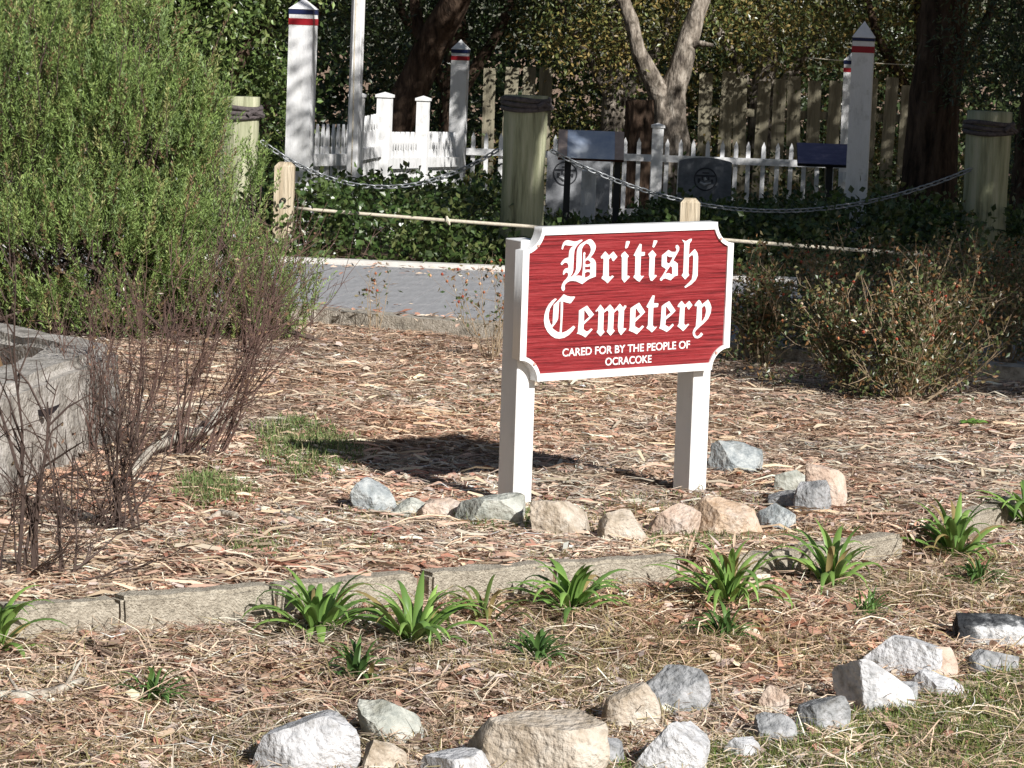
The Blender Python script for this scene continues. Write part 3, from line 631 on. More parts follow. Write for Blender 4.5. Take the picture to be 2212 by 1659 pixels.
# back fence with narrow pickets
K0 = np.array(pB.location[:2]) + [.09, 0]; K1 = np.array(pD.location[:2]) + [-.09, 0]
fence(K0, K1, 27, hh(1040, 285, K0), hh(1800, 312, K1), 0, .042, 'white fence of narrow pointed pickets behind the headstones', rails=((.80, .066), (.25, .066)), side=-1)
pp = atd(1422, 268, 30.9); line_post(pp[:2], .108, pp[2] - tz(*pp[:2]), 'capped white post standing amid the narrow picket fence', 'capped fence posts of the cemetery', 0)
# right side fence, seen almost end on
fence(np.array(pC.location[:2]) + [.02, .1], np.array(pD.location[:2]) + [0, -.1], 34, .95, .95, 0, .06, 'white picket fence seen end on behind the faded panel post', side=1, group='white picket fence panels')

# white flagpole, square
d = 25.0; p0 = atd(762, 380, d); g = tz(p0[0], p0[1])
fp = thing('flagpole', 'tall square white flagpole rising out of the ivy', 'pole', (p0[0], p0[1], g)); fp.rotation_euler = (0, 0, math.radians(-14))
me = npmesh('shaft', box_v(-.044, .044, -.044, .044, -.2, 4.2), BOXQ, M['oldwhite']); bevel_mesh(me, .006); new_obj('shaft', me, fp)
v, q, t3 = tube([[0, -.1, .25], [.02, -.11, .5], [.015, -.09, .9], [.0, -.07, 1.5], [0, -.07, 3.9]], .006, 5); new_obj('halyard', npmesh('halyard', v, [q, t3], M['rope']), fp)
v, q, t3 = tube([[0, 0, 4.18], [0, 0, 4.21], [0, 0, 4.26], [0, 0, 4.3]], [.03, .055, .055, .01], 10); new_obj('finial', npmesh('finial', v, [q, t3], M['oldwhite'], smooth=True), fp)

# white slab post in front of the pale headstone
p0 = atd(1273, 368, 26.0); g = tz(p0[0], p0[1]); sp_ = thing('white_post', 'plain white square post standing in front of the pale headstone', 'post', (p0[0], p0[1], g)); h = p0[2] - g
me = npmesh('shaft', box_v(-.06, .06, -.045, .045, -.15, h), BOXQ, M['oldwhite']); bevel_mesh(me, .006); new_obj('shaft', me, sp_)

# headstones
def headstone(px0, px1, pytop, d, mt, label, ex, ey, er, arch):
    a = atd(px0, pytop, d); b_ = atd(px1, pytop, d); c = (a + b_) / 2; g = tz(c[0], c[1]); wd = (px1 - px0) * d / F; h = c[2] - g
    t_ = thing('headstone', label, 'headstone', (c[0], c[1], g), 'headstones in the cemetery'); n = 12
    prof = [(-wd / 2, -.15), (wd / 2, -.15)] + [(wd / 2 - wd * i / n, h - arch * (2 * i / n - 1) ** 2) for i in range(n + 1)]
    m_ = len(prof); V_ = [[x, 0, z] for x, z in prof] + [[x, .11, z] for x, z in prof]
    me = npmesh('slab', V_, [np.array([list(range(m_)), list(range(2 * m_ - 1, m_ - 1, -1))]), np.array([[i, m_ + i, m_ + (i + 1) % m_, (i + 1) % m_] for i in range(m_)])], M[mt]); new_obj('slab', me, t_)
    e_ = atd(ex, ey, d) - np.array([c[0], c[1], g]); r = er * d / F
    aa = np.linspace(0, 2 * math.pi, 28); v, q, t3 = tube([[e_[0] + r * math.cos(x), -.002, e_[2] + r * math.sin(x)] for x in aa], .007, 5, False); new_obj('medallion_ring', npmesh('medallion_ring', v, q, M['engrave']), t_)
    mb = MB()
    for (x0, x1, z0, z1) in ((-.85, .85, .22, .38), (-.35, -.2, -.1, .22), (.2, .35, -.1, .22), (-.7, -.45, -.35, .05), (.5, .7, -.3, .0), (-.3, .3, .5, .62)):
        mb.put(box_v(e_[0] + x0 * r, e_[0] + x1 * r, -.006, .002, e_[2] + z0 * r, e_[2] + z1 * r), BOXQ)
    mb.obj_local('engraving', M['engrave'], t_)
    mb = MB(); v, q, t3 = tube([[e_[0] - .5 * r, -.004, e_[2] - .28 * r], [e_[0] - .1 * r, -.006, e_[2] - .5 * r], [e_[0] + .5 * r, -.004, e_[2] - .3 * r]], [.008, .016, .006], 6); mb.put(v, q, t3)
    v, q, t3 = tube([[e_[0] - .1 * r, -.004, e_[2] + .15 * r], [e_[0] + .02 * r, -.006, e_[2] - .1 * r]], [.012, .014], 6); mb.put(v, q, t3)
    mb.obj_local('relief', M['engrave_pale'], t_)
headstone(1183, 1320, 330, 29, 'stone', 'pale grey headstone with a round medallion below the blue information panel', 1221, 375, 25, .0)
headstone(1468, 1582, 341, 28.5, 'stone_dark', 'dark grey headstone with a slightly curved top and a round medallion', 1524, 387, 24, .035)

# information panels
def info_panel(c4, d, tilt, mt, label, strips, postx):
    L_ = atd(*((np.array(c4[0]) + c4[3]) / 2), d); R2 = atd(*((np.array(c4[1]) + c4[2]) / 2), d); c = (L_ + R2) / 2; wd = R2[0] - L_[0]
    hz = atd(*((np.array(c4[0]) + c4[1]) / 2), d)[2] - atd(*((np.array(c4[2]) + c4[3]) / 2), d)[2]; H = hz / math.sin(tilt); g = tz(c[0], c[1])
    t_ = thing('information_panel', label, 'panel', (c[0], c[1], g)); rot = Matrix.Rotation(-(math.pi / 2 - tilt), 4, 'X')
    def slab(nm, x0, x1, z0, z1, y0, y1, m_):
        me = npmesh(nm, box_v(x0, x1, y0, y1, z0, z1), BOXQ, M[m_]); o = new_obj(nm, me, t_); o.location = (0, 0, c[2] - g); o.rotation_euler = (-(math.pi / 2 - tilt), .0, 0); return o
    slab('backing', -wd / 2, wd / 2, -H / 2, H / 2, .006, .03, 'wood_red' if strips else 'metal_dark')
    if strips:
        slab('panel_face', -wd * .36, wd * .36, -H / 2, H / 2, 0, .005, mt); slab('side_strip', -wd / 2, -wd * .362, -H / 2, H / 2, 0, .0055, 'panel_edge'); slab('side_strip', wd * .362, wd / 2, -H / 2, H / 2, 0, .0055, 'panel_edge')
    else: slab('panel_face', -wd / 2 + .004, wd / 2 - .004, -H / 2 + .004, H / 2 - .004, 0, .005, mt)
    for x in postx: new_obj('post', npmesh('post', box_v(x - .026, x + .026, .03, .08, -.15, c[2] - g - .01), BOXQ, M['metal_dark']), t_)
info_panel([(1208, 279), (1350, 287), (1346, 347), (1204, 336)], 25.5, math.radians(48), 'panel_blue', 'glossy information panel with blue sky glare in its colour and tan side strips tilted on posts', True, (-.18, .22))
info_panel([(1720, 305), (1866, 316), (1868, 360), (1724, 349)], 25.0, math.radians(40), 'panel_dark', 'faded dark violet information panel tilted on a black post', False, (.0,))

# plank fence at the back
pf0 = atd(1050, 178, 35.2); pf1 = atd(1965, 178, 35.2); g = tz(pf0[0], 35.2)
pf = thing('plank_fence', 'weathered brown plank fence with gaps behind the cemetery', 'fence', (pf0[0], 35.2, g))
for i in range(24):
    if 4 <= i <= 11: continue
    x = i * .2 + .05; zt = pf1[2] - g + random.uniform(-.05, .06); wd = random.uniform(.135, .15)
    me = npmesh('plank', box_v(-wd / 2, wd / 2, -.012, .012, -.1, zt), BOXQ, M['plank']); o = new_obj('plank', me, pf); o.location = (x, random.uniform(-.004, .004), 0); o.rotation_euler = (random.uniform(-.01, .01), random.uniform(-.03, .03), random.uniform(-.04, .04))
for z in (.35, 1.2): new_obj('rail', npmesh('rail', box_v(2.35, 4.85, .015, .055, z - .045, z + .045), BOXQ, M['plank']), pf)

# ------------------------------------------------------------------ pilings, chains, rope and rope posts
def piling(px, pytop, wd_px, d, ropey, label, ww=None):
    top = atd(px, pytop, d); g = tz(top[0], top[1]); r = wd_px * d / F / 2; h = top[2] - g
    t_ = thing('piling', label, 'piling', (top[0], top[1], g), 'rope bound wooden pilings along the path')
    zs = np.linspace(-.2, h, 14); rr = r * (1 + .02 * np.sin(zs * 7)); v, q, t3 = tube(np.stack([0 * zs, 0 * zs, zs], 1), rr, 22)
    new_obj('post', npmesh('post', v, [q, t3], M['piling'], smooth=True), t_)
    zr = atd(px, ropey, d)[2] - g
    for k_ in range(3):
        aa = np.linspace(0, 2 * math.pi, 30); z_ = zr - k_ * .033 + .008 * np.sin(aa * 2 + k_)
        v, q, t3 = tube(np.stack([(r + .012) * np.cos(aa), (r + .012) * np.sin(aa), z_], 1), .019, 6, False); new_obj('rope_turn', npmesh('rope_turn', v, q, M['darkrope'], smooth=True), t_)
    v, q, t3 = tube([[r * .55, -r - .01, zr - .05], [r * .75, -r * .75 - .04, zr - .02], [r + .03, -r * .2, zr - .055]], .02, 6); new_obj('knot', npmesh('knot', v, [q, t3], M['darkrope']), t_)
    return np.array([top[0], top[1], g]), r
bM, rM = piling(1137, 206, 94, 22.75, 215, 'thick greenish wooden piling with dark rope wrapped round its top, behind the sign')
bL, rL = piling(516, 208, 90, 23.0, 232, 'sunlit grey wooden piling beside the rosemary bush')
bR, rR = piling(2138, 240, 96, 22.6, 266, 'shaded dark wooden piling under the evergreen trees')

def chain(A, B, sag, label, mt='chain'):
    A = np.array(A, float); B = np.array(B, float); n = 200; s = np.linspace(0, 1, n)[:, None]
    P = A + (B - A) * s; P[:, 2] -= sag * 4 * (s[:, 0] * (1 - s[:, 0]))
    t_ = thing('chain', label, 'chain', tuple(A), 'chains hung between the pilings')
    aa = np.linspace(0, 2 * math.pi, 13)[:-1]; lp = [[.022 * np.sign(math.cos(x)) * abs(math.cos(x)) ** .8 + .009 * np.sign(round(math.cos(x), 6)), .0155 * math.sin(x), 0] for x in aa]; lp.append(lp[0])
    v, q, t3 = tube(lp, .0062, 5, False); me = npmesh('link', v, q, M[mt], smooth=True)
    L = np.concatenate([[0], np.cumsum(np.linalg.norm(np.diff(P, axis=0), axis=1))]); k_ = 0
    for l in np.arange(.02, L[-1], .05):
        p_ = np.array([np.interp(l, L, P[:, i]) for i in range(3)]); p2 = np.array([np.interp(min(l + .01, L[-1]), L, P[:, i]) for i in range(3)]); p1 = np.array([np.interp(max(l - .01, 0), L, P[:, i]) for i in range(3)])
        o = new_obj('link', me, t_); T_ = Vector(p2 - p1).normalized(); qd = T_.to_track_quat('X', 'Z').to_matrix().to_4x4() @ Matrix.Rotation(math.radians(45 + 90 * (k_ % 2) + random.uniform(-8, 8)), 4, 'X')
        qd.translation = p_ - A; o.matrix_local = qd; k_ += 1
cA = atd(1078, 322, 22.7); cB = atd(566, 306, 22.9); mid = (cA + cB) / 2; low = atd(820, 404, 22.8)
chain(cB, cA, mid[2] - low[2], 'galvanised chain sagging from the sunlit piling to the thick greenish piling')
cC = atd(1192, 326, 22.7); cD = atd(2092, 368, 22.5); mid = (cC + cD) / 2; low = atd(1640, 455, 22.6)
chain(cC, cD, mid[2] - low[2], 'dull chain sagging from the thick greenish piling to the shaded piling')

def rope_post(px, pytop, wd_px, d, label):
    top = atd(px, pytop, d); g = tz(top[0], top[1]); a = wd_px * d / F / 2; h = top[2] - g
    t_ = thing('rope_post', label, 'post', (top[0], top[1], g), 'short wooden posts carrying the white rope')
    mb = MB(); mb.put([[-a, -a, -.15], [a, -a, -.15], [a, a, -.15], [-a, a, -.15], [-a, -a, h - .03], [a, -a, h - .03], [a, a, h - .03], [-a, a, h - .03], [-a * .6, -a * .6, h], [a * .6, -a * .6, h], [a * .6, a * .6, h], [-a * .6, a * .6, h]],
                       [[0, 1, 5, 4], [1, 2, 6, 5], [2, 3, 7, 6], [3, 0, 4, 7], [4, 5, 9, 8], [5, 6, 10, 9], [6, 7, 11, 10], [7, 4, 8, 11], [8, 9, 10, 11]]); mb.obj_local('shaft', M['oldwood'], t_)
    aa = np.linspace(0, 2 * math.pi, 14); v, q, t3 = tube([[.018 * math.cos(x), -a - .012, h - .27 + .018 * math.sin(x)] for x in aa], .005, 5, False); new_obj('eye_ring', npmesh('eye_ring', v, q, M['metal_dark']), t_)
    return top
t1 = rope_post(616, 350, 42, 22.45, 'short weathered wooden post at the end of the rope beside the rosemary bush')
t2 = rope_post(1491, 428, 42, 21.9, 'short weathered wooden post carrying the rope, just behind the sign top')
t3_ = rope_post(2420, 480, 44, 21.2, 'short wooden post carrying the rope beyond the rose hip bushes')
ra = atd(640, 450, 22.35); rb = atd(1491, 512, 21.8); rc = atd(2420, 575, 21.1)
pts = []
for (a, b_, sg) in ((ra, rb, .008), (rb, rc, .012)):
    for s in np.linspace(0, 1, 24): q_ = a + (b_ - a) * s; q_ = q_.copy(); q_[2] -= sg * 4 * s * (1 - s); pts.append(q_)
rope = thing('rope', 'taut cream rope strung between short wooden posts beside the path', 'rope', tuple(ra))
v, q, t3 = tube(np.array(pts), .0125, 7); add('strand', v, [q, t3], M['rope'], rope, smooth=True)
for px, py, dd in ((963, 479, 22.1), (1905, 541, 21.5)):
    c = atd(px, py, dd); j = np.argmin([np.linalg.norm(np.array(x) - c) for x in pts]); c = np.array(pts[j])
    v, q, t3 = tube([c + [-.012, -.01, .03], c + [0, -.018, 0], c + [.012, -.01, -.03]], [.006, .017, .006], 6); add('knot', v, [q, t3], M['rope'], rope)

# ------------------------------------------------------------------ trees
def limb(P, R, sides=10, wob=.0, n=14):
    P = np.asarray(P, float); s = np.linspace(0, 1, len(P)); q = np.linspace(0, 1, n)
    from_p = np.stack([np.interp(q, s, P[:, i]) for i in range(3)], 1)
    if wob:
        for i in range(n):
            v_ = Vector(from_p[i] * 1.7); from_p[i] += np.array([noise.noise(v_), noise.noise(v_ + Vector((7, 1, 3))), 0]) * wob * (0 if i == 0 else 1)
    return tube(from_p, np.interp(q, np.linspace(0, 1, len(R)), R), sides)
def crown_points(n, centres, radii, shell=.55):
    """leaf-clump centres inside a set of ellipsoids, denser towards the outside"""
    centres = np.asarray(centres, float); radii = np.asarray(radii, float); vol = radii.prod(1); k_ = rng.choice(len(vol), n, p=vol / vol.sum())
    r = shell + (1 - shell) * rng.random(n) ** .6; r = np.where(rng.random(n) < .25, rng.random(n) ** .5 * shell, r)
    return centres[k_] + rand_unit(n) * r[:, None] * radii[k_]
def foliage(C, per, spread, L, W, cols, var=.25, droop=.1, up=.5):
    """leaves in clumps round the points C; each clump carries its own tint"""
    n = len(C) * per; base = np.repeat(C, per, 0); out = rng.normal(size=(n, 3)); P = base + out * np.asarray(spread)
    D = unit(out) * .8 + rand_unit(n) * .7; D[:, 2] -= droop
    U = rand_unit(n); U[:, 2] += up
    tint = np.repeat(pal(cols, len(C), .1), per, 0); c = np.clip(tint * (1 + rng.normal(size=(n, 1)) * var), .004, .9)
    v_, f_ = leaf_quads(P, D, U, rng.uniform(.75, 1.25, n) * L, rng.uniform(.75, 1.25, n) * W)
    return v_, f_, c
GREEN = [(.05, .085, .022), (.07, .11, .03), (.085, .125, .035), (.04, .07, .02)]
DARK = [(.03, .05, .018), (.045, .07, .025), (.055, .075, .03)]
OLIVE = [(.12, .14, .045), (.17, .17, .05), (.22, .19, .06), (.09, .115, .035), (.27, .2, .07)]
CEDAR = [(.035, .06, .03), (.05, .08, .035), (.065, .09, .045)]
def tree(name, label, base, trunk_paths, bark, crowns, n, per, spread, L, W, cols, group=None, up=.5):
    g = tz(base[0], base[1]); t_ = thing(name, label, 'tree', (base[0], base[1], g), group)
    mb = MB()
    for P, R in trunk_paths: v_, q_, t3 = limb(P, R, 14, .05, 22); rr_ = float(np.mean(R)); v_ = v_ + np.array([[noise.noise(Vector(x * 9)), noise.noise(Vector(x * 9 + 5)), 0] for x in v_]) * rr_ * .22; mb.put(v_, q_, t3)
    mb.obj('trunk', M[bark], t_, True)
    C = crown_points(n, [c[0] for c in crowns], [c[1] for c in crowns]); v_, f_, c_ = foliage(C, per, spread, L, W, cols, up=up)
    add('crown', v_, f_, M['leafy'], t_, c_)
    return t_
# sunlit glossy evergreen behind the rosemary
c1 = atd(400, 20, 26.2)
tree('evergreen_tree', 'sunlit glossy broadleaf evergreen behind the rosemary bush', (c1[0], 26.4), [([[c1[0], 26.4, -.1], [c1[0] + .1, 26.4, 1.2], [c1[0] - .1, 26.5, 2.6]], [.12, .09, .05]), ([[c1[0], 26.4, .4], [c1[0] + .5, 26.2, 1.4], [c1[0] + .8, 26.3, 2.4]], [.07, .05, .03])], 'bark_dark',
     [((c1[0] - .1, 26.2, 1.55), (1.05, .8, 1.1)), ((c1[0] - 1.3, 26.6, 1.7), (1.3, 1.0, 1.5)), ((c1[0] + .45, 26.4, .75), (.6, .6, .75)), ((c1[0] + .2, 26.7, 2.6), (1.3, 1.0, .9))], 2600, 22, .085, .058, .036, [(.12, .18, .05), (.15, .21, .06), (.18, .22, .075), (.08, .125, .04)], None, 0.0)
# leaning dark trunk
b0 = atd(818, 330, 33); b1 = atd(925, 120, 33); b2 = atd(1015, -60, 32.6)
b00 = b0 + (b0 - b1) * .55; b00[2] = tz(b00[0], 33) - .1
tree('leaning_tree', 'leaning dark trunked tree behind the picket gate', (b00[0], 33), [([b00, b0, b1, b2, b2 + [.5, -.3, 1.0], b2 + [.9, -.5, 2.2]], [.26, .20, .17, .15, .12, .06]), ([b1, b1 + [-.25, .2, .7], b1 + [-.7, .3, 1.4]], [.07, .05, .02])], 'bark_dark',
     [((b1[0] - .75, 32.8, 2.3), (.8, .9, .6)), ((b2[0] + .6, 32.5, 4.6), (2.4, 1.9, 1.6)), ((b1[0] - .45, 33.4, 1.45), (.55, .6, .5))], 1100, 24, .13, .07, .034, DARK)
# pale forked tree
f0 = atd(1440, 330, 34.2); ff = atd(1432, 215, 34.2); fl = atd(1385, 120, 34.1); fl2 = atd(1345, -10, 34); fr = atd(1478, 110, 34.2); fr2 = atd(1525, -20, 34.3)
g = tz(f0[0], 34.2)
tree('forked_tree', 'pale barked tree forking into two limbs behind the headstones', (f0[0], 34.2), [([[f0[0] - .05, 34.2, g - .1], f0, ff, fl, fl2, fl2 + [-.3, 0, 1.2]], [.2, .16, .13, .09, .07, .03]), ([[f0[0] + .12, 34.25, g - .1], f0 + [.1, 0, 0], ff + [.1, .02, 0], fr, fr2, fr2 + [.3, 0, 1.3]], [.17, .15, .145, .12, .09, .03]), ([fr + [0, -.02, .05], fr + [.15, -.1, .09], fr + [.28, -.12, .07]], [.04, .03, .02])], 'bark_pale',
     [((f0[0] - .75, 34.6, 1.75), (.75, .5, .75)), ((f0[0] + .45, 34.7, 2.2), (.9, .5, .6)), ((f0[0] + 1.4, 34.4, 1.9), (.9, .6, .55)), ((f0[0] + .2, 34.4, 4.1), (2.2, 1.6, 1.2))], 1300, 22, .12, .06, .03, OLIVE)
# broken dark stump and a wire behind the headstones
q0 = atd(1384, 216, 33.3); g = tz(q0[0], 33.3); t_ = thing('tree_stump', 'broken black trunk stump beside the pale forked tree', 'stump', (q0[0], 33.3, g)); zz = np.linspace(g - .1, q0[2], 8)
v, q, t3 = tube(np.stack([q0[0] + .02 * np.sin(zz * 4), 33.3 + 0 * zz, zz], 1), np.linspace(.2, .15, 8), 14); v = v + rng.normal(size=v.shape) * .008; add('wood', v, [q, t3], M['bark_dark'], t_)
a = atd(1740, 124, 33.0); b_ = atd(1975, 141, 33.0); t_ = thing('wire', 'thin pale wire strung behind the tall banded post', 'wire', tuple(a)); v, q, t3 = tube([a, (a + b_) / 2 - [0, 0, .01], b_], .005, 5); add('strand', v, [q, t3], M['rope'], t_)
# big dark trunk at the right
k0 = atd(2006, 380, 27); k1 = atd(2030, 120, 27); k2 = atd(2050, -40, 27); g = tz(k0[0], 27)
rt = tree('live_oak', 'thick dark trunked live oak beside the cemetery corner', (k0[0], 27.0), [([[k0[0] - .03, 27, g - .1], k0, k1, k2, k2 + [-.3, -.2, 1.2], k2 + [-1.0, -.5, 2.3]], [.27, .235, .2, .19, .15, .07]), ([k2, k2 + [.7, .3, .9], k2 + [1.6, .5, 1.9]], [.13, .1, .05]), ([k2 + [0, 0, .1], k2 + [-1.4, .2, .9], k2 + [-3.2, .4, 1.6]], [.12, .09, .04])], 'bark_dark',
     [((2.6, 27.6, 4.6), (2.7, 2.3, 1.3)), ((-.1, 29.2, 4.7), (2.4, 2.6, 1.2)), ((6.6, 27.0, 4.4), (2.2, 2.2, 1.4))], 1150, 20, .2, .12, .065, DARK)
# cedar at the right edge
e0 = atd(2140, 330, 25.5); g = tz(e0[0], 25.5)
tree('cedar_tree', 'shaded dark green cedar hanging over the shaded piling', (e0[0] + .35, 25.8), [([[e0[0] + .35, 25.8, g - .1], [e0[0] + .4, 25.8, 1.5], [e0[0] + .5, 25.9, 4.0]], [.16, .13, .05])], 'bark_dark',
     [((e0[0] + .1, 25.6, 1.75), (.62, .6, .75)), ((e0[0] + .7, 25.9, 1.0), (.55, .6, 1.1)), ((e0[0] + .4, 26, 3.1), (1.3, 1.2, 1.1))], 1500, 26, .075, .055, .016, CEDAR)
# shade trees outside the picture whose shadows fall on the cemetery
tree('shade_tree', 'tall evergreen oak beyond the rose hip bushes shading the cemetery', (8.4, 15.6), [([[8.4, 15.6, -.1], [8.3, 15.7, 1.8], [7.9, 16, 4.2]], [.3, .24, .12]), ([[8.3, 15.7, 1.8], [7.2, 17.2, 3.6], [6.4, 18.5, 4.6]], [.14, .1, .04])], 'bark_dark',
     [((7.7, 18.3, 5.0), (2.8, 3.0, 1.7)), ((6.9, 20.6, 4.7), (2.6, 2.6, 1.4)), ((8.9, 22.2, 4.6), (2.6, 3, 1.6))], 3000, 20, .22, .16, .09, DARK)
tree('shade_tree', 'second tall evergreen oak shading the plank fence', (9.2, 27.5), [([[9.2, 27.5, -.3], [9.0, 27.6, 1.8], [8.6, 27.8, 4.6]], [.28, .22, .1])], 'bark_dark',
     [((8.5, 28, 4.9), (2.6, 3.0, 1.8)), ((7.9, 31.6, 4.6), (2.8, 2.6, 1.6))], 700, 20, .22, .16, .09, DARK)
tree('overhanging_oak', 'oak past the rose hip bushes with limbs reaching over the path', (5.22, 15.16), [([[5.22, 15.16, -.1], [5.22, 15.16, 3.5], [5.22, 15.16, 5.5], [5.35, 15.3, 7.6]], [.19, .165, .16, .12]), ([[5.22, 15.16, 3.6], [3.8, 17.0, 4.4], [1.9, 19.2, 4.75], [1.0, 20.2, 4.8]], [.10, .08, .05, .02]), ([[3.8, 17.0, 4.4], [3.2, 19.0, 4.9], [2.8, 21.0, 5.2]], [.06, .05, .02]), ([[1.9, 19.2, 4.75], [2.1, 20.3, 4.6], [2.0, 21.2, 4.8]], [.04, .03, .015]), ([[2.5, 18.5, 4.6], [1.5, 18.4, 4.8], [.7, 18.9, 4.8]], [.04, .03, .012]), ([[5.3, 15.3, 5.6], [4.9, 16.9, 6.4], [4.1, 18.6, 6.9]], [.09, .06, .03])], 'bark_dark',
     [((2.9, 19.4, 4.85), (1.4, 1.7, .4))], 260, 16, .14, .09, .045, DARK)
tree('shade_tree', 'added unseen evergreen oak placed to shade the path beside the sign', (8.0, 9.6), [([[8.0, 9.6, -.1], [7.9, 9.7, 2], [7.4, 10.2, 4.4]], [.26, .2, .1]), ([[7.9, 9.7, 2], [6.8, 10.8, 3.8], [6.0, 11.4, 4.6]], [.12, .09, .04])], 'bark_dark',
     [((7.4, 11.1, 4.9), (2.0, 2.0, 1.3)), ((8.9, 12.0, 5.2), (2.0, 1.8, 1.3))], 1100, 20, .2, .16, .09, DARK)  # unseen oak, added to keep the path dark beside the sign
for i, (x, y, lb) in enumerate(((-6.6, 5.5, 'added unseen evergreen tree on the lawn past the concrete planter, blocking sky light'), (-7.6, 11.5, 'added unseen evergreen tree past the far side of the planter, blocking sky light'), (-7.0, 18.0, 'added unseen evergreen tree where the path runs on past the rosemary, blocking sky light'), (-5.5, -2.5, 'added unseen evergreen tree by the road facing the sign, blocking sky light'))):  # unseen trees added to cut the sky light on left-hand faces
    tree('sky_block_tree', lb, (x, y), [([[x, y, -.3], [x + .1, y, 2.2], [x - .1, y, 5.0]], [.3, .24, .1])], 'bark_dark', [((x, y, 2.6), (2.3, 2.6, 2.3)), ((x, y, 5.6), (2.4, 2.8, 2.2))], 900, 16, .3, .17, .1, DARK, 'added unseen trees blocking sky light round the garden')
# trees closing the view behind the plank fence
BACK = [(-5.2, 34.5, 'dense dark evergreen tree far behind the rosemary bush', DARK), (-3.0, 36.0, 'dark evergreen tree left of the leaning trunk', GREEN), (-.9, 37.0, 'dark evergreen tree behind the leaning trunk', DARK), (1.0, 37.2, 'olive leaved tree behind the thick greenish piling', OLIVE), (2.7, 37.0, 'yellowing tree behind the pale forked tree', OLIVE), (4.5, 36.5, 'olive tree behind the plank fence end', OLIVE), (6.4, 35.0, 'dark evergreen tree behind the live oak', DARK)]
for i, (x, y, lb, cs) in enumerate(BACK):
    tree('background_tree', lb, (x, y), [([[x, y, -.5], [x + .1, y, 1.5], [x - .1, y, 3.5]], [.16, .13, .06]), ([[x, y, .6], [x + .6, y - .1, 1.7], [x + 1.0, y, 2.6]], [.08, .06, .03]), ([[x + .05, y, .9], [x - .5, y - .2, 1.8], [x - .9, y, 2.9]], [.07, .05, .03])], 'bark_pale' if i in (3, 4) else 'bark_dark',
         [((x, y, 1.9), (1.25, .9, 1.0)), ((x + .2, y + .2, 3.6), (1.7, 1.3, 1.3)), ((x - .4, y + .3, .55), (1.0, .6, .6))], 780, 26, .12, .066, .033, cs, 'trees closing the view behind the fences')
# far wood
n = 6500; C = np.stack([rng.uniform(-12, 12, n), rng.uniform(40.5, 46, n), -.8 + 8.5 * rng.random(n) ** 1.5], 1)
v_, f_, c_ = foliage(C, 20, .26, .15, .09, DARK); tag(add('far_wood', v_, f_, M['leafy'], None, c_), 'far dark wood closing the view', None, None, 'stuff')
# low undergrowth along the plank fence
n = 900; C = np.stack([rng.uniform(-5, 6.5, n), rng.uniform(33.5, 36.5, n), rng.uniform(-.5, .35, n)], 1)
v_, f_, c_ = foliage(C, 20, .12, .07, .035, OLIVE + GREEN); tag(add('undergrowth', v_, f_, M['leafy'], None, c_), 'leafy undergrowth round the plank fence', None, None, 'stuff')

# ------------------------------------------------------------------ ivy between path and cemetery
def ivy_h(x, y):
    h = np.where(x < -.15, .50, np.where(x < 1.15, .15, .36)); h = np.where(x > 2.1, .46, h)
    h = h * np.clip((y - 22.15) / .25, .25, 1); h = np.where(y > 24.2, np.minimum(h, .42), h); h = np.where(y > 26, np.minimum(h, .3), h)
    return h * (.75 + .5 * vnoise(x, y, 2.3, 5)) 
n = 3400; X = rng.uniform(-3.4, 5.2, n); Y = 22.2 + rng.random(n) ** 1.5 * 8.5; s_ = (X > -3) ; 
H = ivy_h(X, Y); C = np.stack([X, Y, terrain(X, Y) + H * (1 - rng.random(n) ** 2.2)], 1)
front = Y < 22.9; C[front, 2] = (terrain(X, Y) + H * rng.random(n) ** .8)[front]
# keep the graves and panels clear of leaves
v_, f_, c_ = foliage(C, 21, (.085, .085, .05), .056, .042, [(.04, .075, .02), (.06, .10, .028), (.08, .12, .035), (.10, .12, .04)], .25)
tag(add('ivy', v_, f_, M['leafy'], None, c_), 'glossy ivy and low shrubs between the path and the cemetery', None, None, 'stuff')
# a few grass blades hanging over the path edge
def blade_tuft(mb, base, n, L, W, lean, cols, curl=.6, seg=4):
    for k_ in range(n):
        az = rng.uniform(0, 2 * math.pi); l = L * rng.uniform(.55, 1.15); e0 = lean + rng.normal() * .25; P = [np.array(base) + np.append(rng.normal(size=2) * .008, 0)]
        for s in range(seg):
            e1 = e0 - curl * s / seg * rng.uniform(.6, 1.4); P.append(P[-1] + l / seg * np.array([math.cos(az) * math.cos(e1), math.sin(az) * math.cos(e1), math.sin(e1)]))
        P = np.array(P); S = np.array([-math.sin(az), math.cos(az), 0]); ww = W * np.array([.7, 1, .9, .6, .05])[:seg + 1] / 2
        V_ = np.concatenate([P - S * ww[:, None], P + S * ww[:, None]]); k2 = seg + 1
        mb.put(V_, [[i, i + 1, k2 + i + 1, k2 + i] for i in range(seg)], None, pal(cols, 1)[0])
for i, (px, py) in enumerate(((930, 572), (985, 576), (1010, 578))):
    b0 = gpt(px, py - 4); t_ = thing('grass_tuft', ['pale grass tuft at the path edge in front of the ivy', 'arching grass blades at the path edge under the rope knot', 'arching grass blades at the path edge nearest the thick piling'][i], 'grass', tuple(b0), 'grass tufts at the path edge')
    mb = MB(); blade_tuft(mb, b0, 7, .26, .018, 1.0, [(.16, .22, .1), (.2, .24, .12)]); mb.obj('blades', M['grassy'], t_)

